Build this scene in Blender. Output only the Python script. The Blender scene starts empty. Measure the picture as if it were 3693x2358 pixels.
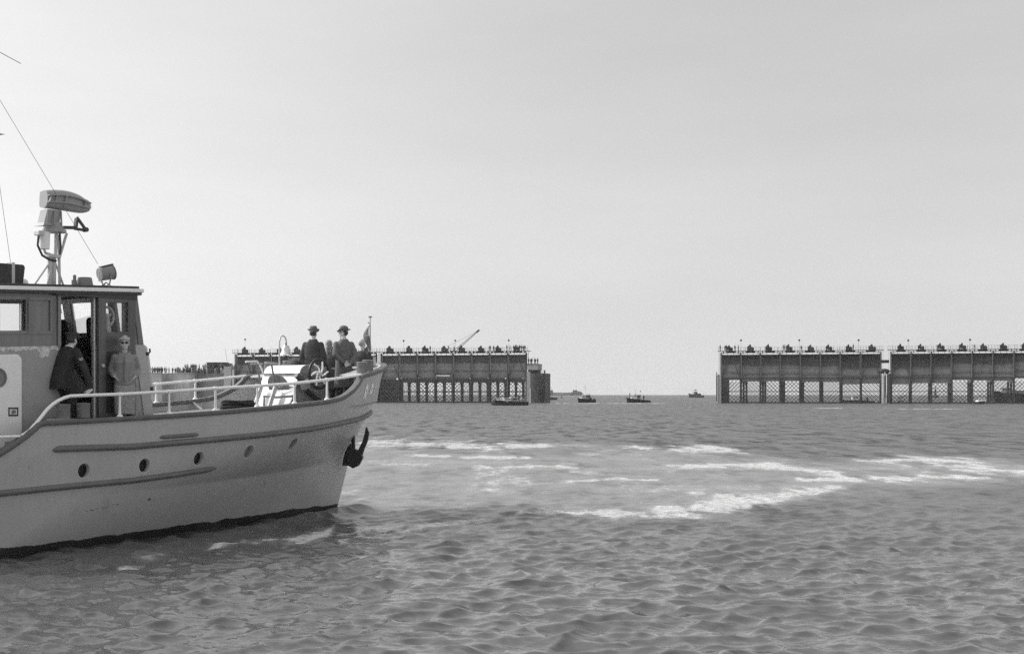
import bpy, bmesh, math, random
import numpy as np
from mathutils import Vector, Matrix, Euler

random.seed(7)
rng = np.random.default_rng(7)
S = bpy.context.scene
COL = S.collection
R = math.radians
PI = math.pi

# ------------------------------------------------------------------ camera, sky, sun
CAM_H = 2.7
cam_d = bpy.data.cameras.new("camera")
cam = bpy.data.objects.new("camera", cam_d)
COL.objects.link(cam)
cam.location = (0, 0, CAM_H)
cam.rotation_euler = (R(90), 0, 0)
cam_d.sensor_width = 36
cam_d.lens = 50
cam_d.shift_y = 240.3 / 3693
cam_d.clip_start = 0.1
cam_d.clip_end = 20000
S.camera = cam
S.render.resolution_x, S.render.resolution_y = 1024, 653

SUN_EL, SUN_AZ = 40.0, -80.0            # degrees; azimuth from +Y, negative = left of the view
w = bpy.data.worlds.new("World")
S.world = w
w.use_nodes = True
nt = w.node_tree
nt.nodes.clear()
o_ = nt.nodes.new("ShaderNodeOutputWorld")
bg = nt.nodes.new("ShaderNodeBackground")
sky = nt.nodes.new("ShaderNodeTexSky")
sky.sky_type = 'NISHITA'
sky.sun_disc = False
sky.sun_elevation = R(SUN_EL)
sky.sun_rotation = R(SUN_AZ)
sky.air_density = 1.0
sky.dust_density = 1.0
sky.ozone_density = 1.0
bw = nt.nodes.new("ShaderNodeRGBToBW")
tc = nt.nodes.new("ShaderNodeTexCoord")
sp = nt.nodes.new("ShaderNodeSeparateXYZ")
mx = nt.nodes.new("ShaderNodeMath"); mx.operation = 'MAXIMUM'; mx.inputs[1].default_value = 0.07
cb = nt.nodes.new("ShaderNodeCombineXYZ")
L = nt.links.new
L(tc.outputs['Generated'], sp.inputs[0])
L(sp.outputs[0], cb.inputs[0]); L(sp.outputs[1], cb.inputs[1])
L(sp.outputs[2], mx.inputs[0]); L(mx.outputs[0], cb.inputs[2])
L(cb.outputs[0], sky.inputs['Vector'])
# thin bright overcast: the veil is lighter overhead than near the horizon
pw = nt.nodes.new("ShaderNodeMath"); pw.operation = 'POWER'; pw.inputs[1].default_value = 1.3
ml = nt.nodes.new("ShaderNodeMath"); ml.operation = 'MULTIPLY_ADD'; ml.inputs[1].default_value = 2.8; ml.inputs[2].default_value = 1.0
mm = nt.nodes.new("ShaderNodeMath"); mm.operation = 'MULTIPLY'
L(mx.outputs[0], pw.inputs[0]); L(pw.outputs[0], ml.inputs[0]); L(ml.outputs[0], mm.inputs[0])
# glow of the veiled sun round its direction
_a, _e = R(SUN_AZ), R(SUN_EL)
dt = nt.nodes.new("ShaderNodeVectorMath"); dt.operation = 'DOT_PRODUCT'
dt.inputs[1].default_value = (math.sin(_a) * math.cos(_e), math.cos(_a) * math.cos(_e), math.sin(_e))
d0 = nt.nodes.new("ShaderNodeMath"); d0.operation = 'MAXIMUM'; d0.inputs[1].default_value = 0.0
d1 = nt.nodes.new("ShaderNodeMath"); d1.operation = 'POWER'; d1.inputs[1].default_value = 2.0
d2 = nt.nodes.new("ShaderNodeMath"); d2.operation = 'MULTIPLY_ADD'; d2.inputs[1].default_value = 0.40; d2.inputs[2].default_value = 1.0
d3 = nt.nodes.new("ShaderNodeMath"); d3.operation = 'MULTIPLY'
L(tc.outputs['Generated'], dt.inputs[0]); L(dt.outputs['Value'], d0.inputs[0]); L(d0.outputs[0], d1.inputs[0]); L(d1.outputs[0], d2.inputs[0])
L(sky.outputs[0], bw.inputs[0]); L(bw.outputs[0], mm.inputs[1]); L(mm.outputs[0], d3.inputs[0]); L(d2.outputs[0], d3.inputs[1]); 
# faint unevenness of the veil
mpn = nt.nodes.new("ShaderNodeMapping"); mpn.inputs['Scale'].default_value = (1.6, 1.6, 7)
nzn = nt.nodes.new("ShaderNodeTexNoise"); nzn.inputs['Scale'].default_value = 1.7; nzn.inputs['Detail'].default_value = 6; nzn.inputs['Roughness'].default_value = .55
mrn = nt.nodes.new("ShaderNodeMapRange"); mrn.inputs[1].default_value = .3; mrn.inputs[2].default_value = .7; mrn.inputs[3].default_value = .955; mrn.inputs[4].default_value = 1.045
d4 = nt.nodes.new("ShaderNodeMath"); d4.operation = 'MULTIPLY'
L(tc.outputs['Generated'], mpn.inputs[0]); L(mpn.outputs[0], nzn.inputs['Vector']); L(nzn.outputs['Fac'], mrn.inputs[0])
L(d3.outputs[0], d4.inputs[0]); L(mrn.outputs[0], d4.inputs[1]); L(d4.outputs[0], bg.inputs[0])
bg.inputs[1].default_value = 0.132
L(bg.outputs[0], o_.inputs[0])

sun_d = bpy.data.lights.new("sun", 'SUN')
sun = bpy.data.objects.new("sun", sun_d)
COL.objects.link(sun)
sun_d.energy = 2.4
sun_d.angle = R(0.6)
sun_d.color = (1.0, 0.99, 0.98)
az, el = R(SUN_AZ), R(SUN_EL)
sdir = Vector((math.sin(az) * math.cos(el), math.cos(az) * math.cos(el), math.sin(el)))
sun.rotation_euler = sdir.to_track_quat('Z', 'Y').to_euler()
sun.location = (-60, 0, 80)

S.view_settings.view_transform = 'Standard'
S.view_settings.look = 'None'
S.view_settings.gamma = 1
S.cycles.use_denoising = False          # keep a little grain, as on the film
S.view_settings.exposure = 0.08

# ------------------------------------------------------------------ helpers
class MB:
    """collects geometry for one mesh object"""
    def __init__(s): s.v = []; s.f = []
    def add(s, vs, fs, M=None):
        b = len(s.v)
        for p in vs:
            p = Vector(p)
            s.v.append(tuple(M @ p) if M is not None else tuple(p))
        s.f += [tuple(b + i for i in f) for f in fs]
        return s
    def box(s, c, d, M=None, rz=0, rx=0, ry=0):
        hx, hy, hz = d[0] / 2, d[1] / 2, d[2] / 2
        vs = [(x, y, z) for x in (-hx, hx) for y in (-hy, hy) for z in (-hz, hz)]
        T = Matrix.Translation(c) @ Euler((rx, ry, rz)).to_matrix().to_4x4()
        if M is not None: T = M @ T
        return s.add(vs, [(0, 1, 3, 2), (4, 6, 7, 5), (0, 4, 5, 1), (2, 3, 7, 6), (0, 2, 6, 4), (1, 5, 7, 3)], T)
    def span(s, a, b):
        c = [(a[i] + b[i]) / 2 for i in range(3)]; d = [abs(a[i] - b[i]) for i in range(3)]
        return s.box(c, d)
    def beam(s, p, q, w, h, up=(0, 0, 1)):
        p, q = Vector(p), Vector(q); d = q - p; l = d.length
        if l < 1e-6: return s
        d.normalize(); u = Vector(up)
        if abs(d.dot(u)) > .98: u = Vector((0, 1, 0))
        x = d.cross(u).normalized(); z = x.cross(d).normalized()
        vs = []
        for e in (p, q):
            for a, b in ((-1, -1), (1, -1), (1, 1), (-1, 1)):
                vs.append(e + x * a * w / 2 + z * b * h / 2)
        return s.add(vs, [(3, 2, 1, 0), (4, 5, 6, 7), (0, 1, 5, 4), (1, 2, 6, 5), (2, 3, 7, 6), (3, 0, 4, 7)])
    def loft(s, rings, cap=True, close=True):
        n = len(rings[0]); b = len(s.v)
        for r in rings: s.v += [tuple(p) for p in r]
        for i in range(len(rings) - 1):
            for j in range(n if close else n - 1):
                k = (j + 1) % n
                s.f.append((b + i * n + j, b + i * n + k, b + (i + 1) * n + k, b + (i + 1) * n + j))
        if cap:
            s.f.append(tuple(b + j for j in reversed(range(n))))
            s.f.append(tuple(b + (len(rings) - 1) * n + j for j in range(n)))
        return s
    def tube(s, path, r, n=8, closed=False, cap=True):
        P = [Vector(p) for p in path]; m = len(P)
        rr = r if isinstance(r, (list, tuple)) else [r] * m
        rings = []; prev = None
        for i in range(m):
            if closed: d = P[(i + 1) % m] - P[i - 1]
            else: d = P[min(i + 1, m - 1)] - P[max(i - 1, 0)]
            d.normalize()
            if prev is None:
                u = Vector((0, 0, 1)) if abs(d.z) < .9 else Vector((1, 0, 0))
                x = d.cross(u).normalized()
            else:
                x = (prev - d * prev.dot(d)).normalized()
            prev = x; y = d.cross(x)
            rings.append([P[i] + (x * math.cos(2 * PI * k / n) + y * math.sin(2 * PI * k / n)) * rr[i] for k in range(n)])
        if closed:
            b = len(s.v); s.loft(rings, cap=False)
            for j in range(n):
                k = (j + 1) % n
                s.f.append((b + (m - 1) * n + j, b + (m - 1) * n + k, b + k, b + j))
            return s
        return s.loft(rings, cap=cap)
    def cyl(s, p, q, r0, r1=None, n=16):
        return s.tube([p, q], [r0, r0 if r1 is None else r1], n)
    def lathe(s, prof, M=None, n=24, sx=1, sy=1):
        rings = []
        for r, z in prof:
            rings.append([(r * sx * math.cos(2 * PI * k / n), r * sy * math.sin(2 * PI * k / n), z) for k in range(n)])
        t = MB(); t.loft(rings)
        return s.add(t.v, t.f, M)
    def sphere(s, c, r, n=12, m=8, M=None):
        if not isinstance(r, (tuple, list)): r = (r, r, r)
        prof = [(max(math.sin(PI * i / m), 1e-3), -math.cos(PI * i / m)) for i in range(m + 1)]
        T = Matrix.Translation(c) @ Matrix.Diagonal((r[0], r[1], r[2], 1))
        if M is not None: T = M @ T
        return s.lathe(prof, T, n)
    def cap(s, p, q, r0, r1, n=10):
        """tapered capsule"""
        p, q = Vector(p), Vector(q); d = (q - p)
        if d.length < 1e-5: return s.sphere(p, r0)
        d.normalize(); pts = []; rad = []
        for a in (90, 60, 30): pts.append(p - d * r0 * math.sin(R(a))); rad.append(max(r0 * math.cos(R(a)), r0 * .05))
        pts += [p, q]; rad += [r0, r1]
        for a in (30, 60, 90): pts.append(q + d * r1 * math.sin(R(a))); rad.append(max(r1 * math.cos(R(a)), r1 * .05))
        return s.tube(pts, rad, n)
    def prism(s, poly, a, b, f=None):
        """poly = [(u,v)], extruded from a to b; f(u,v,w) -> point"""
        f = f or (lambda u, v, w: (u, v, w)); n = len(poly)
        return s.loft([[f(u, v, a) for u, v in poly], [f(u, v, b) for u, v in poly]])
    def build(s, name, mat, parent=None, smooth=40, bevel=0, subsurf=0, remesh=0, smoothit=3, loc=None, recalc=True):
        me = bpy.data.meshes.new(name)
        me.from_pydata(s.v, [], s.f)
        if recalc:
            bm = bmesh.new(); bm.from_mesh(me)
            bmesh.ops.recalc_face_normals(bm, faces=bm.faces); bm.to_mesh(me); bm.free()
        me.materials.append(mat)
        if smooth:
            me.polygons.foreach_set('use_smooth', [True] * len(me.polygons))
            if not remesh: me.set_sharp_from_angle(angle=R(smooth))
        ob = bpy.data.objects.new(name, me); COL.objects.link(ob)
        if parent is not None: ob.parent = parent
        if loc is not None: ob.location = loc
        if remesh:
            m = ob.modifiers.new("remesh", 'REMESH'); m.mode = 'VOXEL'; m.voxel_size = remesh; m.use_smooth_shade = True
            m = ob.modifiers.new("smooth", 'SMOOTH'); m.factor = .5; m.iterations = smoothit
        if bevel:
            m = ob.modifiers.new("bevel", 'BEVEL'); m.width = bevel; m.segments = 2; m.limit_method = 'ANGLE'; m.angle_limit = R(35)
        if subsurf:
            m = ob.modifiers.new("sub", 'SUBSURF'); m.levels = subsurf; m.render_levels = subsurf
        return ob

def tag(o, label=None, cat=None, group=None, kind=None):
    if label: o['label'] = label
    if cat: o['category'] = cat
    if group: o['group'] = group
    if kind: o['kind'] = kind
    return o

def empty(name, loc=(0, 0, 0), rz=0, parent=None):
    o = bpy.data.objects.new(name, None); COL.objects.link(o)
    o.location = loc; o.rotation_euler = (0, 0, rz)
    o.empty_display_size = .2
    if parent is not None: o.parent = parent
    return o

def children(o): return [c for c in COL.objects if c.parent == o]

def copy_tree(o, parent=None, kids=None):
    c = o.copy(); COL.objects.link(c)
    if parent is not None: c.parent = parent
    for ch in (kids[o.name] if kids is not None else children(o)):
        copy_tree(ch, c)
    return c

MATS = {}
def mat(name, v, rough=.6, metal=0, var=.15, scale=3.0, detail=5, bump=0, bscale=None, spec=.4, stretch=None, dirt=None, coords='Object'):
    """plain grey material: base value v varied by noise; dirt = (value, lo, hi, scale) adds worn patches"""
    m = bpy.data.materials.new(name); m.use_nodes = True
    n = m.node_tree; b = n.nodes['Principled BSDF']; K = n.links.new
    tc = n.nodes.new('ShaderNodeTexCoord'); src = tc.outputs[coords]
    if stretch:
        mp = n.nodes.new('ShaderNodeMapping'); mp.inputs['Scale'].default_value = stretch
        K(src, mp.inputs[0]); src = mp.outputs[0]
    nz = n.nodes.new('ShaderNodeTexNoise'); nz.inputs['Scale'].default_value = scale; nz.inputs['Detail'].default_value = detail
    nz.inputs['Roughness'].default_value = .62
    K(src, nz.inputs['Vector'])
    mr = n.nodes.new('ShaderNodeMapRange'); mr.inputs[1].default_value = .25; mr.inputs[2].default_value = .75
    mr.inputs[3].default_value = v * (1 - var); mr.inputs[4].default_value = v * (1 + var)
    K(nz.outputs['Fac'], mr.inputs[0]); col = mr.outputs[0]
    if dirt:
        dv, lo, hi, ds = dirt
        n2 = n.nodes.new('ShaderNodeTexNoise'); n2.inputs['Scale'].default_value = ds; n2.inputs['Detail'].default_value = 8
        n2.inputs['Roughness'].default_value = .7; K(src, n2.inputs['Vector'])
        m2 = n.nodes.new('ShaderNodeMapRange'); m2.inputs[1].default_value = lo; m2.inputs[2].default_value = hi; K(n2.outputs['Fac'], m2.inputs[0])
        mi = n.nodes.new('ShaderNodeMix'); mi.data_type = 'FLOAT'; K(m2.outputs[0], mi.inputs[0]); K(col, mi.inputs[2]); mi.inputs[3].default_value = dv
        col = mi.outputs[0]
    K(col, b.inputs['Base Color'])
    b.inputs['Roughness'].default_value = rough; b.inputs['Metallic'].default_value = metal
    b.inputs['Specular IOR Level'].default_value = spec
    if bump:
        n3 = n.nodes.new('ShaderNodeTexNoise'); n3.inputs['Scale'].default_value = bscale or scale * 6; n3.inputs['Detail'].default_value = 4
        K(src, n3.inputs['Vector'])
        bp = n.nodes.new('ShaderNodeBump'); bp.inputs['Strength'].default_value = bump; bp.inputs['Distance'].default_value = .02
        K(n3.outputs['Fac'], bp.inputs['Height']); K(bp.outputs[0], b.inputs['Normal'])
    MATS[name] = m
    return m

def smoothstep(a, b, x):
    t = np.clip((x - a) / (b - a), 0, 1); return t * t * (3 - 2 * t)

def hash2(ix, iy, seed):
    h = (ix.astype(np.int64) * 374761393 + iy.astype(np.int64) * 668265263 + seed * 974711) & 0x7fffffff
    h = ((h ^ (h >> 13)) * 1274126177) & 0x7fffffff
    return ((h ^ (h >> 16)) & 0xffff) / 65535.0
def vnoise(x, y, seed):
    ix, iy = np.floor(x), np.floor(y); fx, fy = x - ix, y - iy
    fx = fx * fx * (3 - 2 * fx); fy = fy * fy * (3 - 2 * fy)
    a, b = hash2(ix, iy, seed), hash2(ix + 1, iy, seed); c, d = hash2(ix, iy + 1, seed), hash2(ix + 1, iy + 1, seed)
    return (a * (1 - fx) + b * fx) * (1 - fy) + (c * (1 - fx) + d * fx) * fy
def fbm(x, y, seed, octs=4, gain=.55):
    s = 0; a = 1; t = 0
    for o in range(octs):
        s = s + a * vnoise(x * 2 ** o, y * 2 ** o, seed + o); t += a; a *= gain
    return s / t

# measuring helpers: photograph pixel -> point of the place
FPX, CXP, EYE = 5129., 1846.5, 1419.3
def at(px, py, Y): return Vector(((px - CXP) / FPX * Y, Y, CAM_H + (EYE - py) / FPX * Y))
def sea(px, py):
    Y = FPX * CAM_H / (py - EYE); return ((px - CXP) / FPX * Y, Y)

# ------------------------------------------------------------------ materials
M_hull = None
M_white = mat('white_paint', .80, .35, var=.06, scale=5, dirt=(.45, .66, .80, 7), bump=.05)
M_rail = mat('rail_white_paint', .88, .3, var=.06, scale=9, dirt=(.4, .68, .8, 11))
M_grey = mat('grey_paint', .42, .42, var=.08, scale=2, dirt=(.2, .6, .8, 5), bump=.04)
M_lowwall = mat('grey_wall_paint', .33, .45, var=.1, scale=1.6, dirt=(.14, .56, .75, 3), bump=.05)
M_wood = mat('varnished_wood', .185, .33, var=.3, scale=5, stretch=(1, 1, .09), dirt=(.06, .58, .74, 3), bump=.06)
M_woodmid = mat('door_wood', .10, .35, var=.35, scale=5, stretch=(1, 1, .09), dirt=(.04, .55, .72, 3), bump=.06)
M_wooddark = mat('dark_wood', .05, .5, var=.3, scale=6, stretch=(1, 1, .1))
M_caprail = mat('weathered_cap_rail', .12, .5, var=.3, scale=8, dirt=(.4, .62, .75, 12), bump=.1)
M_strake = mat('worn_rubbing_strake', .15, .5, var=.25, scale=6, dirt=(.05, .60, .70, 9), stretch=(.35, 1, 1.5), bump=.15)
M_deck = mat('deck_paint', .24, .7, var=.2, scale=3, dirt=(.14, .55, .8, 6))
M_black = mat('black_iron', .022, .45, var=.4, scale=12, bump=.15)
M_dark = mat('dark_paint', .05, .5, var=.2, scale=6)
M_midgrey = mat('mid_grey_paint', .19, .45, var=.12, scale=8, dirt=(.12, .6, .8, 14))
M_pale = mat('pale_grey_paint', .5, .4, var=.1, scale=7, dirt=(.25, .6, .8, 12))
M_brass = mat('polished_bell_metal', .75, .18, metal=1, var=.1, scale=6)
M_rope = mat('tarred_rope', .035, .9, var=.5, scale=40, bump=.6)
M_skin = mat('skin', .5, .55, var=.08, scale=20)
M_hairlight = mat('light_hair', .45, .6, var=.35, scale=60, bump=.4)
M_hairdark = mat('dark_hair', .05, .6, var=.3, scale=60)
M_coatdark = mat('dark_overcoat_cloth', .052, .9, var=.3, scale=14, bump=.5, bscale=60)
M_coatgrey = mat('grey_overcoat_cloth', .13, .9, var=.3, scale=14, bump=.5, bscale=60)
M_uniform = mat('dark_uniform_cloth', .026, .8, var=.4, scale=12, bump=.4, bscale=60)
M_jacket = mat('grey_jacket_cloth', .24, .75, var=.2, scale=16, bump=.4, bscale=50)
M_skirt = mat('speckled_tweed', .34, .9, var=.65, scale=70, detail=3, bump=.5, bscale=120)
M_hat = mat('grey_felt', .13, .85, var=.15, scale=18)
M_shirt = mat('white_shirt_cloth', .75, .8, var=.05)
M_scarf = mat('patterned_headscarf', .30, .8, var=.6, scale=30)
M_canvas = mat('dark_canvas', .06, .85, var=.3, scale=10, bump=.3)

# ------------------------------------------------------------------ the sea
BO = np.array([-4.06, 32.9]); BA = R(55)
BU = np.array([math.cos(BA), math.sin(BA)]); BN = np.array([math.sin(BA), -math.cos(BA)])
def outl(s, st, s1, B, p, q):
    u = np.clip((np.asarray(s, float) - s1) / (st - s1), 0, 1)
    return B * (1 - u ** p) ** (1 / q)

def make_sea():
    na, nr = 1150, 900
    ang = np.linspace(R(-37), R(37), na)
    t = np.linspace(0, 1, nr); i0, i1 = 1 / 8.0, 1 / 2950.0
    r = 1 / (i0 + (i1 - i0) * t ** 1.05)
    dr = np.abs(np.gradient(r))
    A, Rr = np.meshgrid(ang, r); DR = np.repeat(dr[:, None], na, 1)
    X, Y = Rr * np.sin(A), Rr * np.cos(A)
    # foam, churned water and a far reflection band, laid on the sea in metres
    def band(pts, soft=1.0):
        w_ = [(sea(x, y), sea(x, y - h)[1], sea(x, y + h)[1]) for x, y, h in pts]
        # polylines run roughly across the view: centre and half width against bearing tan = x / y
        k = np.array([p[0][0] / p[0][1] for p in w_]); yc = np.array([p[0][1] for p in w_])
        up = np.array([max(p[1] - p[0][1], .05) for p in w_]); dn = np.array([max(p[0][1] - p[2], .05) for p in w_])
        o = np.argsort(k); k, yc, up, dn = k[o], yc[o], up[o], dn[o]
        q = X / Y; d = Y - np.interp(q, k, yc)
        wv = np.where(d > 0, np.interp(q, k, up), np.interp(q, k, dn))
        f = 1 - np.abs(d) / wv
        span = (k[-1] - k[0]); end = np.clip(np.minimum(q - k[0], k[-1] - q) / (.06 * span + .004), -3, 1)
        return np.minimum(f, end)
    foam_glint_lines = [
        [(1290, 1590, 12), (1420, 1598, 20), (1600, 1606, 22), (1750, 1615, 26), (1900, 1611, 17), (2010, 1607, 6)],
        [(2230, 1612, 6), (2400, 1617, 12), (2560, 1620, 13), (2700, 1630, 8)],
        [(2420, 1684, 8), (2650, 1677, 12), (2800, 1680, 18), (2950, 1692, 24), (3060, 1714, 14)],
        [(3050, 1660, 9), (3300, 1665, 17), (3450, 1683, 24), (3600, 1694, 25), (3693, 1699, 20), (3950, 1712, 20)],
        [(2850, 1731, 9), (3150, 1726, 12), (3350, 1720, 18), (3480, 1724, 14), (3570, 1721, 6)],
        [(2470, 1772, 12), (2600, 1787, 20), (2800, 1790, 28), (2950, 1766, 22), (3050, 1758, 8)],
        [(2330, 1846, 16), (2560, 1826, 22), (2800, 1800, 24), (2850, 1790, 10)],
        [(1800, 1857, 12), (1950, 1846, 16), (2150, 1851, 15), (2350, 1861, 15), (2560, 1860, 7)],
        [(1430, 1925, 8), (1600, 1889, 10), (1800, 1868, 8)],
        [(1700, 1690, 6), (1900, 1680, 9), (2100, 1690, 8)],
        [(2030, 1740, 6), (2230, 1725, 10), (2400, 1733, 6)],
        [(1480, 1640, 5), (1700, 1650, 8), (1980, 1650, 6)],
        [(1205, 1850, 9), (1290, 1905, 15), (1400, 1903, 17), (1490, 1898, 8)],
        [(760, 1975, 6), (900, 1957, 10), (1000, 1946, 14), (1100, 1938, 17), (1180, 1915, 17), (1225, 1885, 12)],
        [(470, 2010, 9), (545, 2007, 14), (610, 1998, 10)],
        [(420, 2052, 4), (470, 2049, 7), (510, 2046, 4)],
        [(2900, 1471, .5), (3300, 1474, .8), (3500, 1476, .5)],
        [(2000, 1454.5, .5), (2250, 1454, .8), (2400, 1454.5, .5)],  # light band reflected by the far water, painted in as foam
    ]
    n1 = fbm(X * .4, Y * .12, 3, 5); n2 = fbm(X * 1.7, Y * .45, 11, 4)
    foam = np.full(X.shape, -1.0)
    for pl in foam_glint_lines: foam = np.maximum(foam, band(pl))
    foam = smoothstep(-.38, 1.2, foam * .85 + (n1 - .5) * 2.2 + (n2 - .5) * 2.0) * smoothstep(-1.0, -.5, foam)
    churn = band([(1150, 1730, 120), (1500, 1745, 150), (2000, 1735, 140), (2500, 1725, 115), (2900, 1715, 75), (3400, 1702, 52), (3950, 1705, 40)])
    churn = smoothstep(-.1, .55, churn + (n1 - .5) * 1.5)
    streak = smoothstep(.5, .72, fbm(X * .12, Y * .35, 31, 4)) * churn
    mottle = smoothstep(.50, .78, fbm(X * .9, Y * .22, 61, 5)) * churn
    foam = np.clip(np.maximum(np.maximum(foam, streak * .42), mottle * .62), 0, 1)
    # waves: a short wind sea from many trains
    lost = np.zeros_like(X); Z = np.zeros_like(X); DX = np.zeros_like(X); DY = np.zeros_like(X)
    g = np.random.default_rng(12)
    calm = 1 - .25 * churn
    group = .45 + 1.1 * fbm(X * .06, Y * .06, 77, 3)
    N = 160
    for i in range(N):
        lam = .22 * (4.5 / .22) ** (i / (N - 1)) * g.uniform(.93, 1.07)
        th = R(-80) + g.normal() * R(52)
        a = (.0044 if lam < .45 else .0025) * lam * (1 + 1.3 * math.exp(-(math.log(lam / .62) / .42) ** 2)) * (1.0 if lam < .9 else (.9 / lam) ** 1.5)
        fade = np.clip((lam / (2.4 * DR) - .6) / .8, 0, 1)
        k = 2 * PI / lam
        if fade.max() <= 0:
            lost += (a * k) ** 2 * .5; continue
        ph = k * (X * math.cos(th) + Y * math.sin(th)) + g.uniform(0, 2 * PI)
        lost += (a * k) ** 2 * (1 - fade) ** 2 * .5
        aa = a * fade * calm * group
        Z += aa * np.cos(ph); DX -= 1.15 * aa * math.cos(th) * np.sin(ph); DY -= 1.15 * aa * math.sin(th) * np.sin(ph)
    # the bow wave and wash along the hull
    dx, dy = X - BO[0], Y - BO[1]
    s_ = dx * BU[0] + dy * BU[1]; t_ = dx * BN[0] + dy * BN[1]
    tw = outl(s_, .0, -10.5, 1.95, 1.1, 1.0); d_ = t_ - tw
    ridge = np.exp(-((d_ - (.35 + .16 * -s_)) / .35) ** 2) * smoothstep(-12, -1, s_) * smoothstep(1.6, .2, s_) * .13
    Z += ridge + .05 * foam * (n2 - .3)
    V = np.stack([X + DX, Y + DY, Z], -1).reshape(-1, 3).astype(np.float32)
    idx = np.arange(nr * na).reshape(nr, na)
    q = np.stack([idx[:-1, :-1], idx[:-1, 1:], idx[1:, 1:], idx[1:, :-1]], -1).reshape(-1, 4)
    me = bpy.data.meshes.new('sea')
    me.vertices.add(len(V)); me.vertices.foreach_set('co', V.ravel())
    me.loops.add(q.size); me.loops.foreach_set('vertex_index', q.ravel().astype(np.int32))
    me.polygons.add(len(q)); me.polygons.foreach_set('loop_start', np.arange(0, q.size, 4, dtype=np.int32))
    me.polygons.foreach_set('use_smooth', np.ones(len(q), dtype=bool))
    me.update(); me.validate()
    for nm, arr in (('foam', foam), ('churn', churn), ('ripple', np.sqrt(lost) * (1 - .25 * churn))):
        at_ = me.attributes.new(nm, 'FLOAT', 'POINT'); at_.data.foreach_set('value', arr.ravel().astype(np.float32))
    # material
    m = bpy.data.materials.new('sea_water'); m.use_nodes = True
    n = m.node_tree; K = n.links.new; b = n.nodes['Principled BSDF']; out = n.nodes['Material Output']
    geo = n.nodes.new('ShaderNodeNewGeometry')
    def attr(nm):
        a = n.nodes.new('ShaderNodeAttribute'); a.attribute_name = nm; return a.outputs['Fac']
    af, ac = attr('foam'), attr('churn')
    def noise(sc, det, stretch=None, rough=.6):
        v = geo.outputs['Position']
        if stretch:
            mp = n.nodes.new('ShaderNodeMapping'); mp.inputs['Scale'].default_value = stretch; K(v, mp.inputs[0]); v = mp.outputs[0]
        z = n.nodes.new('ShaderNodeTexNoise'); z.inputs['Scale'].default_value = sc; z.inputs['Detail'].default_value = det
        z.inputs['Roughness'].default_value = rough; K(v, z.inputs['Vector']); return z.outputs['Fac']
    def rng_(x, a, b_, c, d):
        z = n.nodes.new('ShaderNodeMapRange'); z.inputs[1].default_value = a; z.inputs[2].default_value = b_
        z.inputs[3].default_value = c; z.inputs[4].default_value = d; K(x, z.inputs[0]); return z.outputs[0]
    def math_(op, x, y):
        z = n.nodes.new('ShaderNodeMath'); z.operation = op
        for i, q_ in enumerate((x, y)):
            if isinstance(q_, (int, float)): z.inputs[i].default_value = q_
            else: K(q_, z.inputs[i])
        return z.outputs[0]
    mott = rng_(noise(.9, 6, (1, .3, 1), .68), .32, .68, .0, .20)
    body = math_('ADD', .092, math_('MULTIPLY', ac, mott))
    K(body, b.inputs['Base Color'])
    
    b.inputs['IOR'].default_value = 1.333
    # ripples: the surface normal is tilted by noise, so far water keeps its slopes
    def tilt(sc, det, amp, stretch=(1, 1, 1)):
        mp = n.nodes.new('ShaderNodeMapping'); mp.inputs['Scale'].default_value = stretch; K(geo.outputs['Position'], mp.inputs[0])
        z = n.nodes.new('ShaderNodeTexNoise'); z.inputs['Scale'].default_value = sc; z.inputs['Detail'].default_value = det; z.inputs['Roughness'].default_value = .65
        K(mp.outputs[0], z.inputs['Vector'])
        s1 = n.nodes.new('ShaderNodeVectorMath'); s1.operation = 'SUBTRACT'; K(z.outputs['Color'], s1.inputs[0]); s1.inputs[1].default_value = (.5, .5, .5)
        s2 = n.nodes.new('ShaderNodeVectorMath'); s2.operation = 'SCALE'; K(s1.outputs[0], s2.inputs[0])
        if isinstance(amp, (int, float)): s2.inputs['Scale'].default_value = amp
        else: K(amp, s2.inputs['Scale'])
        return s2.outputs[0]
    ar = attr('ripple')
    K(math_('SQRT', math_('ADD', math_('MULTIPLY', ar, .75), rng_(ac, 0, 1, .004, .025)), 0.0), b.inputs['Roughness'])
    def vadd(x, y):
        z = n.nodes.new('ShaderNodeVectorMath'); z.operation = 'ADD'; K(x, z.inputs[0]); K(y, z.inputs[1]); return z.outputs[0]
    t = vadd(tilt(.9, 5, math_('MULTIPLY', ar, 20.0), (1, .30, 1)), tilt(6, 5, .62, (.5, 1, 1)))
    t = vadd(t, tilt(1.7, 4, .45, (.45, 1, 1)))
    t = vadd(t, tilt(15, 3, .45, (.6, 1, 1)))
    fl = n.nodes.new('ShaderNodeVectorMath'); fl.operation = 'MULTIPLY'; K(t, fl.inputs[0]); fl.inputs[1].default_value = (1, 1, 0)
    nn = vadd(geo.outputs['Normal'], fl.outputs[0])
    nz_ = n.nodes.new('ShaderNodeVectorMath'); nz_.operation = 'NORMALIZE'; K(nn, nz_.inputs[0]); K(nz_.outputs[0], b.inputs['Normal'])
    fo = n.nodes.new('ShaderNodeBsdfDiffuse'); fo.inputs['Roughness'].default_value = .5
    K(rng_(noise(5, 5), 0.3, .72, .34, .72), fo.inputs['Color'])
    b2 = n.nodes.new('ShaderNodeBump'); b2.inputs['Strength'].default_value = .7; b2.inputs['Distance'].default_value = .08
    K(noise(4.5, 6), b2.inputs['Height']); K(b2.outputs[0], fo.inputs['Normal'])
    fine = noise(2.6, 8, (1, .28, 1), .74)
    lim = math_('SUBTRACT', math_('MULTIPLY', af, 1.6), rng_(fine, .3, .70, .05, 1.3))
    fac = rng_(lim, -.1, .75, 0, .92)
    fac = math_('MAXIMUM', fac, math_('MULTIPLY', af, .34))
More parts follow.
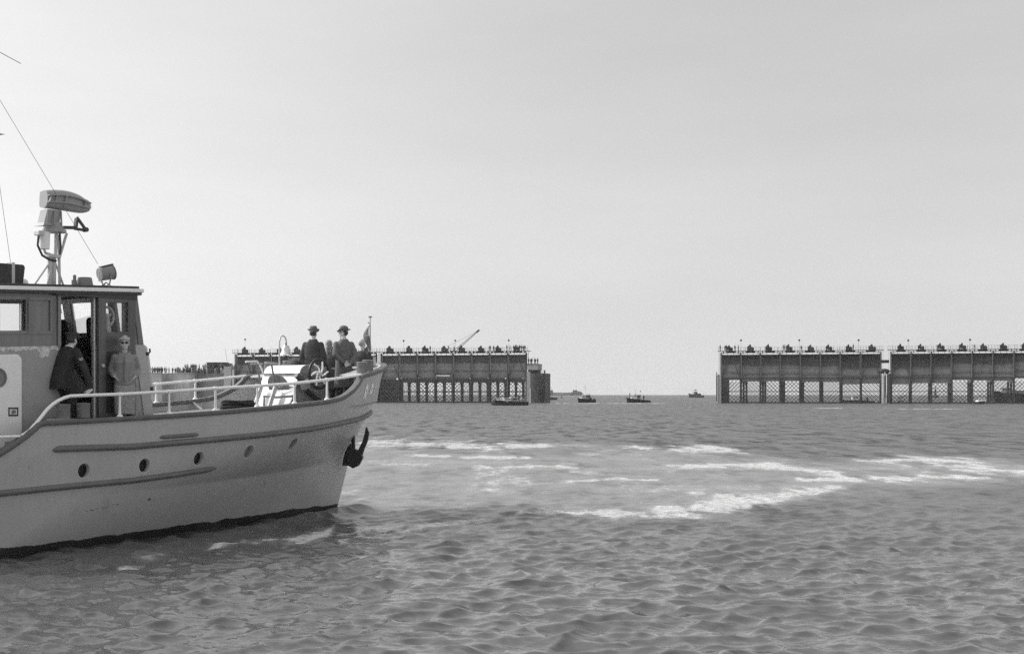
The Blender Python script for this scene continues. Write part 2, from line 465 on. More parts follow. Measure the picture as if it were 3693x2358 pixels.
    mixs = n.nodes.new('ShaderNodeMixShader'); K(fac, mixs.inputs[0]); K(b.outputs[0], mixs.inputs[1]); K(fo.outputs[0], mixs.inputs[2])
    K(mixs.outputs[0], out.inputs['Surface'])
    me.materials.append(m)
    ob = bpy.data.objects.new('water', me); COL.objects.link(ob)
    tag(ob, kind='structure')
make_sea()

# ------------------------------------------------------------------ the patrol boat: frame s forward, t to starboard, z up
boat = empty('patrol_boat', (BO[0], BO[1], 0), BA)
tag(boat, 'grey police patrol boat in the foreground with wooden wheelhouse, radar and white handrails', 'boat')
def B(s, t, z): return Vector((s, -t, z))
def on_boat(s, t, z): return Vector((BO[0] + s * BU[0] + t * BN[0], BO[1] + s * BU[1] + t * BN[1], z))

LV = [(0.0, (0.0, -10.5, 1.95, 1.1, 1.0)), (.35, (.46, -9.0, 2.03, 1.75, 1.05)), (.65, (1.02, -7.0, 2.12, 3.0, 1.32)),
      (.85, (1.2, -7.0, 2.14, 3.6, 1.42)), (1.0, (1.3, -7.0, 2.15, 4.0, 1.5))]
def level(v):
    v = min(max(v, 0), 1)
    for (a, pa), (b, pb) in zip(LV, LV[1:]):
        if v <= b:
            f = (v - a) / (b - a); return tuple(x + (y - x) * f for x, y in zip(pa, pb))
    return LV[-1][1]
ZC = np.array([(-17, 1.48), (-12, 1.5), (-11, 1.60), (-10.48, 1.76), (-10.22, 1.90), (-10.05, 2.0), (-9.87, 2.12), (-9.76, 2.21), (-9.65, 2.235), (-8.6, 2.265),
               (-6.9, 2.32), (-5.75, 2.37), (-4.65, 2.43), (-3.56, 2.49), (-2.54, 2.56), (-2.15, 2.61), (-1.92, 2.66), (-1.61, 2.78), (-1.39, 2.90),
               (-1.26, 3.01), (-1.18, 3.09), (-1.05, 3.125), (-.87, 3.145), (-.42, 3.21), (.05, 3.27), (.67, 3.37), (1.3, 3.43)])
ZS = np.array([(-17, 1.34), (-10.9, 1.38), (-10.2, 1.55), (-9.6, 1.72), (-9.3, 1.77), (-7.76, 1.76), (-6.2, 1.82), (-4.5, 1.89), (-2.9, 1.98), (-.66, 2.15), (.6, 2.28), (1.1, 2.33)])
def zcap(s): return float(np.interp(s, ZC[:, 0], ZC[:, 1]))
def zstr(s): return float(np.interp(s, ZS[:, 0], ZS[:, 1]))
def zlev(s, v):
    zs = min(zstr(s), zcap(s) - .12)
    return zs * v / .65 if v <= .65 else zs + (zcap(s) - zs) * (v - .65) / .35
def vlev(s, z):
    zs = min(zstr(s), zcap(s) - .12)
    return .65 * z / zs if z <= zs else .65 + .35 * (z - zs) / (zcap(s) - zs)
def hull_t(s, z):
    v = vlev(s, z); return float(outl(s, *level(v)))
def hull_pt(s, z, off=0.0):
    """point on the starboard hull skin, pushed out by off along the skin's normal"""
    t = hull_t(s, z)
    if off:
        e = .02; st = level(vlev(s, z))[0]; s2 = min(s + e, st - 1e-4)
        a = Vector((s2 - s, hull_t(s2, z) - t, 0)); c = Vector((0, hull_t(s, z + e) - t, e))
        nn = a.cross(c); nn.normalize()
        if nn.y < 0: nn = -nn
        return Vector((s, t, z)) + nn * off
    return Vector((s, t, z))

def zdeck(s): return 2.05 + .06 * (s + 7.5) if s > -9.9 else 1.45
# hull skin with round holes for the portholes
PORTS = [(-8.76, 1.37), (-7.43, 1.405), (-6.11, 1.48), (-4.73, 1.56), (-3.30, 1.66)]
def make_hull():
    m = MB(); vs_ = list(np.linspace(0, .65, 62)) + list(np.linspace(.65, 1, 20))[1:]
    aft = -16.0
    x = np.linspace(0, 1, 820); fw = 1 - (1 - x) ** 1.6
    for side in (1, -1):
        rows = []
        for v in [-1] + vs_:
            par = level(v); row = []
            for f in fw:
                s = aft + (par[0] - aft) * f
                t = float(outl(s, *par))
                row.append(B(s, side * t * (.86 if v < 0 else 1), zlev(s, v) if v >= 0 else -.7))
            rows.append(row)
        nn = len(rows[0]); b = len(m.v)
        for r_ in rows: m.v += [tuple(p) for p in r_]
        for i in range(len(rows) - 1):
            for j in range(nn - 1):
                q = (b + i * nn + j, b + i * nn + j + 1, b + (i + 1) * nn + j + 1, b + (i + 1) * nn + j)
                if side == 1:
                    c = sum((Vector(m.v[k]) for k in q), Vector()) / 4
                    if any((c.x - ps) ** 2 + (c.z - pz) ** 2 < .142 ** 2 for ps, pz in PORTS): continue
                m.f.append(q if side == 1 else q[::-1])
    # transom
    tr = [B(aft, s_ * float(outl(aft, *level(v))), zlev(aft, v)) for s_, vv in ((1, vs_), (-1, vs_[::-1])) for v in vv]
    m.add(tr, [tuple(range(len(tr)))])
    h = m.build('hull', M_hullpaint, boat, smooth=35, recalc=False)
    return h
def hull_mat():
    m = mat('hull_paint', .45, .34, var=.05, scale=.9, dirt=(.31, .58, .82, 2.2), bump=.05, bscale=14)
    n = m.node_tree; K = n.links.new; b = n.nodes['Principled BSDF']
    src = b.inputs['Base Color'].links[0].from_socket
    tc = n.nodes.new('ShaderNodeTexCoord'); sp = n.nodes.new('ShaderNodeSeparateXYZ'); K(tc.outputs['Object'], sp.inputs[0])
    nz = n.nodes.new('ShaderNodeTexNoise'); nz.inputs['Scale'].default_value = 2.2; nz.inputs['Detail'].default_value = 6; K(tc.outputs['Object'], nz.inputs['Vector'])
    ma = n.nodes.new('ShaderNodeMath'); ma.operation = 'MULTIPLY_ADD'; K(nz.outputs['Fac'], ma.inputs[0]); ma.inputs[1].default_value = -.16; K(sp.outputs[2], ma.inputs[2])
    mr = n.nodes.new('ShaderNodeMapRange'); mr.inputs[1].default_value = .075; mr.inputs[2].default_value = .09; K(ma.outputs[0], mr.inputs[0])
    mi = n.nodes.new('ShaderNodeMix'); mi.data_type = 'FLOAT'; K(mr.outputs[0], mi.inputs[0]); mi.inputs[2].default_value = .035; K(src, mi.inputs[3])
    # thin vertical weathering runs and scrapes
    mp = n.nodes.new('ShaderNodeMapping'); mp.inputs['Scale'].default_value = (9, 9, .5); K(tc.outputs['Object'], mp.inputs[0])
    n2 = n.nodes.new('ShaderNodeTexNoise'); n2.inputs['Scale'].default_value = 1.3; n2.inputs['Detail'].default_value = 6; K(mp.outputs[0], n2.inputs['Vector'])
    r2 = n.nodes.new('ShaderNodeMapRange'); r2.inputs[1].default_value = .45; r2.inputs[2].default_value = .8; r2.inputs[3].default_value = 1; r2.inputs[4].default_value = .93; K(n2.outputs['Fac'], r2.inputs[0])
    mu = n.nodes.new('ShaderNodeMath'); mu.operation = 'MULTIPLY'; K(mi.outputs[0], mu.inputs[0]); K(r2.outputs[0], mu.inputs[1])
    K(mu.outputs[0], b.inputs['Base Color'])
    return m
M_hullpaint = hull_mat()
make_hull()

# portholes
def porthole(s, z, glazed):
    c = hull_pt(s, z); rad = .125
    t0 = hull_t(s - .1, z); t1 = hull_t(s + .1, z); u = Vector((.2, t1 - t0, 0)).normalized()
    za, zb = hull_t(s, z - .1), hull_t(s, z + .1); w_ = Vector((0, zb - za, .2)).normalized()
    nrm = Vector((-u.y, u.x, 0)).normalized()
    def ring(r, off): return [B(*(hull_like(c + u * r * math.cos(a) + w_ * r * math.sin(a), off))) for a in np.linspace(0, 2 * PI, 29)[:-1]]
    def hull_like(p, off): return p + nrm * off
    m = MB()
    m.loft([[B(*hull_pt(c.x + u.x * r * math.cos(a), c.z + r * math.sin(a), off)) for a in np.linspace(0, 2 * PI, 29)[:-1]] for r, off in ((.168, -.002), (.160, .002), (.128, .002), (.122, -.004))]
           + [ring(.118, -.09)], cap=False)
    rim = m.build('porthole', M_hullpaint, boat, smooth=50)
    g = MB().loft([ring(.119, -.085), ring(.118, -.10)])
    g.build('glass' if glazed else 'deadlight', M_portglass if glazed else M_midgrey, rim, smooth=0)
M_portglass = mat('porthole_glass', .012, .12, var=.1)
for i, (ps, pz) in enumerate(PORTS): porthole(ps, pz, i < 3)

# rubbing strakes
def strake(a, b, fz, rad, n=60):
    path = []
    for s in np.linspace(a, b, n):
        path.append(B(*hull_pt(s, fz(s), .012)))
    rr = [rad * min(1, .35 + 1.6 * min(i, n - 1 - i) / 3) for i in range(n)]
    MB().tube(path, rr, 10).build('rubbing_strake', M_strake, boat)
strake(-9.43, .98, lambda s: zstr(s), .058, 140)
strake(-16, -5.56, lambda s: float(np.interp(s, (-16, -10.4, -9.1, -7.7, -6.6, -5.56), (1.02, 1.08, 1.12, 1.155, 1.215, 1.285))), .055)
strake(-7.12, -6.2, lambda s: 1.91 + .033 * (s + 7.12), .036, 16)

# cap rail, sheer following the hull edge, both sides, round the stem
def edge_path(inset, dz, a=-16, b=1.27, n=220):
    x = np.linspace(0, 1, n); ss = a + (b - a) * (1 - (1 - x) ** 1.8)
    ss = np.unique(np.concatenate([ss, np.linspace(-10.6, -9.6, 24), np.linspace(-2.3, -1, 30)]))
    ss = ss[ss <= b]
    P = []
    for s in ss:
        t = float(outl(s, *level(1))); P.append(Vector((s, t, zcap(s) + dz)))
    star = P; port = [Vector((p.x, -p.y, p.z)) for p in reversed(P)]
    mid = [Vector((1.3, .0, 3.43 + dz))]
    path = star + mid + port
    out = []
    for i, p in enumerate(path):
        d = path[min(i + 1, len(path) - 1)] - path[max(i - 1, 0)]; h = Vector((d.x, d.y, 0)).normalized(); nrm = Vector((-h.y, h.x, 0))
        out.append((p, nrm, d.normalized()))
    # make normals point outwards
    return [(p, (nm if nm.dot(Vector((p.x + 4, p.y * 3, 0))) > 0 else -nm), d) for p, nm, d in out]
def sweep(name, path, prof, mt, parent):
    m = MB(); rings = []
    for p, nm, d in path:
        up = (d.cross(nm)); up = up if up.z > 0 else -up
        rings.append([B(*(p + nm * u + up * v)) for u, v in prof])
    return m.loft(rings).build(name, mt, parent, smooth=45)
EP = edge_path(0, 0)
sweep('cap_rail', EP, [(.035, -.075), (.05, -.055), (.05, -.005), (.04, .012), (-.09, .012), (-.1, 0), (-.1, -.045), (-.09, -.075)], M_caprail, boat)
# bulwark lining (the inner face)
def lining():
    m = MB()
    for side in (1, -1):
        rows = [[], []]
        for s in np.linspace(-15.9, 1.05, 200):
            ti = max(float(outl(s, *level(1))) - .07, .0)
            tl = max(float(outl(s, *level(.85))) - .07, .0)
            if s > -9.9:
                rows[0].append(B(s, side * (tl if s > -2.2 else ti), zdeck(s) - .02))
            else:
                zl = max(1.32, zcap(s) - .5); rows[0].append(B(s, side * (hull_t(s, zl) - .07), zl))
            rows[1].append(B(s, side * ti, zcap(s) - .05))
        m.loft(rows, cap=False, close=False)
    m.build('bulwark_lining', M_grey, boat, smooth=40, recalc=False)
lining()
# deck
m = MB(); rows = [[], []]
for s in np.linspace(-9.9, 1.0, 90):
    t = max(min(float(outl(s, *level(1))), float(outl(s, *level(.85)))) - .03, .01)
    rows[0].append(B(s, t, zdeck(s))); rows[1].append(B(s, -t, zdeck(s)))
m.loft(rows, cap=False, close=False)
m.span(B(-15.9, -1.93, 1.30), B(-9.9, 1.93, 1.34))
m.span(B(-9.93, -1.9, 1.34), B(-9.89, 1.9, 1.9))
m.build('deck', M_deck, boat, smooth=0)
# shelf carrying the bow bollards, open in the middle
m = MB(); outer = []; inner = []
for s in list(np.linspace(-1.12, 1.1, 40)):
    t = max(float(outl(s, *level(1))) - .06, .02)
    ti = max(t - .62, 0) if s < .35 else 0.0
    outer.append((s, t)); inner.append((s, ti))
for side in (1, -1):
    rr = []
    for (s, t), (s2, ti) in zip(outer, inner):
        z = zcap(s) - .0
        rr.append([B(s, side * t, z), B(s, side * ti, z), B(s, side * ti, z - .04), B(s, side * t, z - .04)])
    m.loft(rr)
m.build('bow_shelf', M_pale, boat, smooth=30)
# bulwark stays on the port side
for s in (-6.6, -4.35, -2.6):
    t = -float(outl(s, *level(1)))
    MB().beam(B(s, t + .1, zcap(s) - .06), B(s + .02, t + .34, zdeck(s)), .03, .06, (1, 0, 0)).build('bulwark_stay', M_pale, boat, smooth=0)
# starboard and port handrails
ZR = np.array([(-10.9, 1.985), (-10.05, 2.0), (-9.9, 2.08), (-9.74, 2.23), (-9.55, 2.43), (-9.45, 2.51), (-9.34, 2.575), (-9.2, 2.63), (-9.07, 2.66), (-8.6, 2.675),
               (-8.02, 2.69), (-6.89, 2.74), (-5.75, 2.80), (-4.64, 2.85), (-3.56, 2.91), (-2.5, 2.99), (-1.9, 3.04), (-1.17, 3.11)])
def handrail(side, lo):
    ss = [s for s in np.unique(np.concatenate([np.linspace(-9.9, -1.17, 60), ZR[:, 0]])) if s >= lo]
    path = [B(s, side * (float(outl(s, *level(1))) - .035), float(np.interp(s, ZR[:, 0], ZR[:, 1]))) for s in ss]
    h = MB().tube(path, .030, 12).build('handrail', M_rail, boat)
    for s in (-8.02, -6.89, -5.75, -4.64, -3.56, -2.5):
        t = side * (float(outl(s, *level(1))) - .035); zb = zcap(s) + .01; zt = float(np.interp(s, ZR[:, 0], ZR[:, 1]))
        st = MB()
        st.tube([B(s, t, zb), B(s, t, zb + .03), B(s, t, zb + .04), B(s, t, zb + .18), B(s, t, zt - .02)], [.06, .05, .027, .023, .02], 10)
        st.cyl(B(s - .045, t, zt), B(s + .045, t, zt), .037, n=12)
        st.build('stanchion', M_rail, h)
    if side == 1:
        MB().tube([B(-16, 2.1, 1.99), B(-12, 2.1, 1.985), B(-10.08, 2.115, 2.0)], .024, 10).build('lower_rail', M_rail, h)
handrail(1, -10.05); handrail(-1, -10.05)

# drain hole and a scrape on the hull side
sx_, zx_ = -7.12, .78
c_ = hull_pt(sx_, zx_, .004)
MB().lathe([(.026, -.03), (.026, .004), (.018, .006), (.012, -.02)], Matrix.Translation(B(*c_)) @ Euler((R(90), 0, 0)).to_matrix().to_4x4(), 14).build('drain_hole', M_black, boat)
g_ = random.Random(9)
for k_ in range(7):
    s0 = -8.65 + k_ * .115 + g_.uniform(0, .04); z0 = .66 + .012 * k_ + g_.uniform(-.012, .02); l_ = g_.uniform(.03, .09)
    MB().beam(B(*hull_pt(s0, z0, .001)), B(*hull_pt(s0 + l_, z0 + g_.uniform(-.01, .012), .001)), .008, .008, (0, 1, 0)).build('scrape', M_dark, boat, smooth=0)
# lettering on the bow
M_letter = mat('white_lettering', .92, .5, var=.05, scale=30, dirt=(.6, .62, .75, 22))
def lettering(txt):
    cu = bpy.data.curves.new('lettering', 'FONT'); cu.body = txt; cu.size = 1; cu.space_character = 1.18; cu.offset = .030
    tmp = bpy.data.objects.new('tmp', cu); COL.objects.link(tmp)
    dg = bpy.context.evaluated_depsgraph_get(); dg.update()
    me = bpy.data.meshes.new_from_object(tmp.evaluated_get(dg)); bpy.data.objects.remove(tmp)
    bm = bmesh.new(); bm.from_mesh(me); bmesh.ops.triangulate(bm, faces=bm.faces)
    for _ in range(3):
        ed = [e for e in bm.edges if e.calc_length() > .12]
        if ed: bmesh.ops.subdivide_edges(bm, edges=ed, cuts=1); bmesh.ops.triangulate(bm, faces=bm.faces)
    # arc length along the hull at letter height
    arc = [0.0]; ss = np.linspace(-.84, 1.0, 120); pts = [hull_pt(s, 2.5 + .06 * s) for s in ss]
    for a, b in zip(pts, pts[1:]): arc.append(arc[-1] + (b - a).length)
    for v in bm.verts:
        s = float(np.interp(v.co.x * .385, arc, ss)); h = v.co.y / .73
        z = 2.49 + .09 * (s + .8) + h * .41
        p = hull_pt(min(s, 1.0), z, .006); v.co = B(*p)
    bm.to_mesh(me); bm.free(); me.materials.append(M_letter)
    o = bpy.data.objects.new('lettering', me); COL.objects.link(o); o.parent = boat
lettering('R.P.16')

# ------------------------------------------------------------------ wheelhouse
def W(s, t, z): return B(s, t, z + .042 * (s + 8))
def panel(mb, f, u0, u1, v0, v1, holes, th):
    """wall sheet with rectangular holes; f(u, v, w) gives the point, w = 0 outside face, th = inside"""
    us = sorted({u0, u1, *[h[0] for h in holes], *[h[1] for h in holes]}); vs = sorted({v0, v1, *[h[2] for h in holes], *[h[3] for h in holes]})
    us = [u for u in us if u0 <= u <= u1]; vs = [v for v in vs if v0 <= v <= v1]
    def hole(i, j):
        if not (0 <= i < len(us) - 1 and 0 <= j < len(vs) - 1): return True
        cu, cv = (us[i] + us[i + 1]) / 2, (vs[j] + vs[j + 1]) / 2
        return any(h[0] < cu < h[1] and h[2] < cv < h[3] for h in holes)
    for i in range(len(us) - 1):
        for j in range(len(vs) - 1):
            if hole(i, j): continue
            a, b, c, d = us[i], us[i + 1], vs[j], vs[j + 1]
            o = [f(a, c, 0), f(b, c, 0), f(b, d, 0), f(a, d, 0)]; n_ = [f(a, c, th), f(b, c, th), f(b, d, th), f(a, d, th)]
            fs = [(0, 1, 2, 3), (7, 6, 5, 4)]
            if hole(i, j - 1): fs.append((0, 4, 5, 1))
            if hole(i + 1, j): fs.append((1, 5, 6, 2))
            if hole(i, j + 1): fs.append((2, 6, 7, 3))
            if hole(i - 1, j): fs.append((3, 7, 4, 0))
            mb.add(o + n_, fs)
    return mb
house = empty('wheelhouse', (0, 0, 0), 0, boat)
ST = 1.45
def s_front(z): return -7.10 + (4.5 - z) * .165     # raked front
def fs_(sgn):
    def f(u, v, w_):
        # u runs from the aft end to 1 = front edge, which leans with height
        s = -12.6 + (s_front(v) + 12.6) * u if u > .86 else -12.6 + 5.55 * u
        return W(s, sgn * (ST - w_), v)
    return f
def U(s): return (s + 12.6) / 5.55
def wallside(sgn, v0, v1, holes, th, name, mt, extra=0):
    m = MB()
    def f(s, v, w_):
        if s > -7.25: s = s_front(v)
        return W(s, sgn * (ST + extra - w_), v)
    panel(m, f, -12.6, -7.2, v0, v1, holes, th)
    return m.build(name, mt, house, smooth=0, recalc=False)
SEAM, TOP = 3.565, 4.50
DOOR = (-8.78, -8.07)
wallside(1, 1.33, SEAM, [(*DOOR, 2.10, 9)], .05, 'steel_wall', M_lowwall, .012)
WIN_S = [(-10.00, -9.47, 3.84, 4.37), (-7.86, -7.38, 3.78, 4.33)]
wallside(1, SEAM + .002, TOP, [(*DOOR, 0, 4.43), (-9.43, -8.99, 3.83, 4.36)] + WIN_S + [(-11.6, -10.5, 3.84, 4.37)], .06, 'timber_wall', M_wood)
wallside(-1, 1.33, SEAM, [], .05, 'steel_wall', M_lowwall, .012)
WIN_P = [(-8.75, -7.50, 3.90, 4.42), (-10.6, -9.3, 3.84, 4.40)]
wallside(-1, SEAM + .002, TOP, WIN_P, .06, 'timber_wall', M_wood)
# front wall
m = MB(); FW = [(-1.3, -.62, 3.82, 4.39), (-.40, .70, 3.82, 4.39), (.87, 1.30, 3.82, 4.39)]
def ff(t, v, w_): return W(s_front(v) - .002 - w_, t, v)
panel(m, ff, -ST + .005, ST - .005, SEAM + .002, TOP, FW, .06)
m.build('timber_wall', M_wood, house, smooth=0, recalc=False)
panel(MB(), lambda t, v, w_: W(s_front(v) + .012 - w_, t, v), -ST - .01, ST + .01, 2.0, SEAM, [], .05).build('steel_wall', M_grey, house, smooth=0, recalc=False)
MB().loft([[W(s_front(z) + x, y, z) for x, y in ((-.20, ST + .03), (.024, ST + .03), (.024, ST - .03), (-.20, ST - .03))] for z in (2.0, SEAM)]).build('steel_wall', M_grey, house, smooth=0)
# lower part of the right-hand side wall is painted lighter: steel strip forward of the door
# interior: floor, back wall
MB().span(B(-12.5, -1.38, 2.08), B(-6.95, 1.38, 2.12)).build('floor', M_wooddark, house, smooth=0)
m = MB().span(B(-10.9, -1.38, 2.1), B(-10.85, 1.38, 4.45))
m.build('bulkhead', M_wooddark, house, smooth=0)
# closed inset board in the second window opening and its frame
def frame(sgn, a, b, c, d, wd, depth, name='window_frame', mt=None, parent=None, off=.018):
    m = MB()
    y = sgn * (ST + off)
    for (s0, s1, z0, z1) in ((a - wd, b + wd, c - wd, c), (a - wd, b + wd, d, d + wd), (a - wd, a, c, d), (b, b + wd, c, d)):
        q = [W(s0, y, z0), W(s1, y, z0), W(s1, y, z1), W(s0, y, z1)]; k = [p + Vector((0, sgn * depth, 0)) for p in q]
        m.loft([q, k])
    return m.build(name, mt or M_wood, parent or house, smooth=0)
M_glass = bpy.data.materials.new('window_glass'); M_glass.use_nodes = True
def glassmat(m, tint):
    n = m.node_tree; n.nodes.clear(); o = n.nodes.new('ShaderNodeOutputMaterial'); t = n.nodes.new('ShaderNodeBsdfTransparent'); g = n.nodes.new('ShaderNodeBsdfGlossy')
    t.inputs[0].default_value = (tint, tint, tint, 1); g.inputs['Roughness'].default_value = .03
    f = n.nodes.new('ShaderNodeFresnel'); f.inputs[0].default_value = 1.25; x = n.nodes.new('ShaderNodeMixShader')
    n.links.new(f.outputs[0], x.inputs[0]); n.links.new(t.outputs[0], x.inputs[1]); n.links.new(g.outputs[0], x.inputs[2]); n.links.new(x.outputs[0], o.inputs[0])
glassmat(M_glass, .94)
def pane(f, a, b, c, d, parent):
    q = [f(a, c, .03), f(b, c, .03), f(b, d, .03), f(a, d, .03)]; k = [f(a, c, .036), f(b, c, .036), f(b, d, .036), f(a, d, .036)]
    MB().loft([q, k]).build('pane', M_glass, parent, smooth=0)
def fside(sgn): return lambda s, v, w_: W(s, sgn * (ST - w_), v)
for a, b, c, d in [WIN_S[0], (-11.6, -10.5, 3.84, 4.37)]:
    fr = frame(1, a, b, c, d, .055, .02); pane(fside(1), a, b, c, d, fr)
fr = frame(1, -9.43, -8.99, 3.83, 4.36, .05, .02)
MB().span(W(-9.43, ST - .015, 3.83), W(-8.99, ST - .045, 4.36)).build('inset_board', M_wood, fr, smooth=0, bevel=.006)
for a, b, c, d in WIN_P:
    fr = frame(-1, a, b, c, d, .05, .02); pane(fside(-1), a, b, c, d, fr)
for a, b, c, d in FW:
    m = MB(); wd = .05
    for (s0, s1, z0, z1) in ((a - wd, b + wd, c - wd, c), (a - wd, b + wd, d, d + wd), (a - wd, a, c, d), (b, b + wd, c, d)):
        m.loft([[ff(s0, z0, -.003), ff(s1, z0, -.003), ff(s1, z1, -.003), ff(s0, z1, -.003)], [ff(s0, z0, -.022), ff(s1, z0, -.022), ff(s1, z1, -.022), ff(s0, z1, -.022)]])
    fr = m.build('window_frame', M_wood, house, smooth=0); pane(ff, a, b, c, d, fr)
# corner posts and door jamb
MB().loft([[W(s_front(z) + x, y, z) for x, y in ((-.10, ST + .02), (.02, ST + .02), (.02, ST - .07), (-.10, ST - .07))] for z in (SEAM, TOP)]).build('corner_post', M_wood, house, smooth=0, bevel=.01)
m = MB().span(W(-8.84, ST + .016, SEAM), W(-8.78, ST + .035, 4.47)); m.build('door_jamb', M_wood, house, smooth=0)
MB().span(W(-8.06, ST - .05, 2.15), W(-8.045, ST + .03, 4.42)).build('door_edge_strip', M_white, house, smooth=0)
# the sliding door leaf, pushed forward
DT = ST + .055
dl = MB(); fd = lambda s, v, w_: W(s, DT + .045 - w_, v)
panel(dl, fd, -8.02, -7.19, 2.14, 4.47, [(-7.86, -7.36, 3.80, 4.34), (-7.86, -7.36, 2.35, 3.45)], .045)
door = dl.build('sliding_door', M_woodmid, house, smooth=0, recalc=False)
MB().span(W(-7.86, DT + .03, 2.35), W(-7.36, DT + .01, 3.45)).build('door_panel', M_wooddark, door, smooth=0)
MB().span(W(-7.86, DT + .02, 3.80), W(-7.36, DT + .026, 4.34)).build('pane', M_glass, door, smooth=0)
MB().cyl(W(-7.95, DT + .045, 3.2), W(-7.95, DT + .09, 3.2), .03, n=12).build('handle', M_pale, door)
MB().span(W(-8.95, ST + .02, 4.455), W(-7.15, ST + .11, 4.49)).build('door_rail', M_wooddark, house, smooth=0)
# peeling white line on the seam
m = MB(); g = random.Random(3); s = -12.5
rows = [[], []]
while s < -8.79:
    rows[0].append(W(s, ST + .016, SEAM + .004)); rows[1].append(W(s, ST + .016, SEAM - .045 - g.random() * .035 - (.12 if -9.23 < s < -9.02 else 0))); s += .035
m.loft([[a for a in rows[0]], [b for b in rows[1]]], cap=False, close=False)
m.build('peeling_paint', M_peel if 'M_peel' in globals() else mat('peeling_paint', .62, .7, var=.3, scale=20, dirt=(.25, .5, .62, 18)), house, smooth=0)
# roof: dark underside, white edge, dark canvas top
def slab(name, mt, z0, z1, ov, front, parent, rad=.18):
    poly = [(-13, -ST - ov), (-13, ST + ov)]
    fx = front
    for a in np.linspace(0, PI / 2, 7): poly.append((fx - rad + rad * math.sin(a), ST + ov - rad + rad * math.cos(a)))
    for a in np.linspace(PI / 2, 0, 7): poly.append((fx - rad + rad * math.sin(a), -(ST + ov - rad + rad * math.cos(a))))
    return MB().prism(poly, z0, z1, lambda u, v, w_: W(u, v, w_)).build(name, mt, parent, smooth=30, bevel=.008)
roof = slab('roof', M_wooddark, 4.475, 4.525, .13, -6.97, house)
slab('edge_band', M_white, 4.525, 4.590, .16, -6.945, roof)
slab('roof_covering', M_canvas, 4.590, 4.635, .13, -7.03, roof)
# white companion door on the aft side wall
m = MB()
poly = [(-10.9, 1.45), (-9.60, 1.45), (-9.60, 3.32)] + [(-9.60 - .12 + .12 * math.cos(a), 3.32 + .12 * math.sin(a)) for a in np.linspace(0, PI / 2, 6)][1:] + [(-10.9, 3.44)]
wd_ = m.prism(poly, ST + .02, ST + .065, lambda u, v, w_: W(u, w_, v)).build('companion_door', M_white, boat, smooth=0, bevel=.012)
MB().lathe([(.165, 0), (.165, .02), (.14, .02), (.14, .004), (.01, .004)], Matrix.Translation(W(-10.07, ST + .062, 3.055)) @ Euler((R(90), 0, 0)).to_matrix().to_4x4()).build('round_window', M_midgrey, wd_)
m = MB()
for a, b, c, d in ((-9.87, -9.68, 2.52, 2.54), (-9.87, -9.68, 2.40, 2.42), (-9.87, -9.85, 2.40, 2.54), (-9.70, -9.68, 2.40, 2.54)):
    m.span(W(a, ST + .062, c), W(b, ST + .073, d))
lk = m.build('lock_surround', M_dark, wd_, smooth=0)
MB().cyl(W(-9.775, ST + .06, 2.47), W(-9.775, ST + .1, 2.47), .032, n=14).build('lock_knob', M_midgrey, lk)
# handrail and life-saving cylinder on the wheelhouse front
MB().tube([W(-7.2, ST + .03, 3.04), W(-6.9, ST + .03, 3.05), W(-6.62, 1.3, 3.05)], .012, 8).build('grab_rail', M_pale, house)
a, b = Vector(W(s_front(3.45) + .25, 1.20, 3.42)), Vector(W(s_front(2.75) + .25, 1.20, 2.68))
c = MB().cyl(a, b, .075, n=18).build('strapped_cylinder', M_pale, boat)
d = (b - a)
MB().cyl(a - d * .0, a + d * .08, .080, n=18).build('end_cap', M_black, c)
MB().cyl(b - d * .12, b + d * .02, .080, n=18).build('end_cap', M_black, c)
MB().sphere(a - d * .07 + Vector((-.03, 0, 0)), (.09, .08, .09)).build('rounded_top', M_pale, c)
MB().tube([a + d * .03 + Vector((.08, 0, 0)), a + d * .0 + Vector((.13, 0, .02)), a - d * .1 + Vector((.13, 0, 0))], .018, 8).build('hook', M_dark, c)
# ring-shaped instrument behind the wheelhouse glass
ring = empty('ring_instrument', B(0, 0, 0), 0, house)
cc = W(-7.67, 1.35, 4.085)
MB().tube([cc + Vector((.16 * math.cos(a), .02 * math.cos(a), .17 * math.sin(a))) for a in np.linspace(0, 2 * PI, 33)[:-1]], .024, 8, closed=True).build('ring', M_pale, ring)
MB().tube([cc + Vector((0, 0, -.75)), cc + Vector((0, 0, -.2)), cc + Vector((.0, 0, .0))], [.06, .07, .035], 10).build('stand', M_pale, ring)
MB().cap(cc + Vector((-.03, 0, .02)), cc + Vector((.06, 0, .03)), .035, .03).build('knob', M_pale, ring)
# console inside
MB().span(W(-7.22, -1.2, 2.6), W(-7.06, .3, 3.72)).build('console', M_wooddark, house, smooth=0)

# ------------------------------------------------------------------ on the wheelhouse roof
ZRF = 4.632
def Rf(s, t, dz): return W(s, t, ZRF + dz)
mast = empty('radar_mast', (0, 0, 0), 0, boat)
m = MB(); m.cyl(Rf(-7.90, 0, 0), Rf(-7.90, 0, .62), .042, n=14); m.cyl(Rf(-7.80, -.02, 0), Rf(-7.80, -.02, .64), .048, n=14); m.cyl(Rf(-7.68, 0, 0), Rf(-7.70, 0, 1.02), .028, n=12)
m.span(Rf(-7.97, -.07, .60), Rf(-7.70, .07, .645))
m.build('mast_post', M_pale, mast)
for q in ((-8.30, .0), (-8.02, .06), (-7.56, .0)):
    MB().cyl(Rf(-7.82, 0, .60), Rf(q[0], q[1], 0), .02, n=8).build('stay', M_pale, mast)
m = MB(); m.cyl(Rf(-7.78, 0, .6), Rf(-7.75, 0, 1.08), .035, n=12); m.cyl(Rf(-7.70, 0, .55), Rf(-7.52, 0, 1.06), .028, n=10)
m.tube([Rf(-7.78, 0, .62), Rf(-8.0, 0, .68), Rf(-8.06, 0, .82), Rf(-8.05, 0, 1.0)], .025, 10)
m.build('yoke', M_pale, mast)
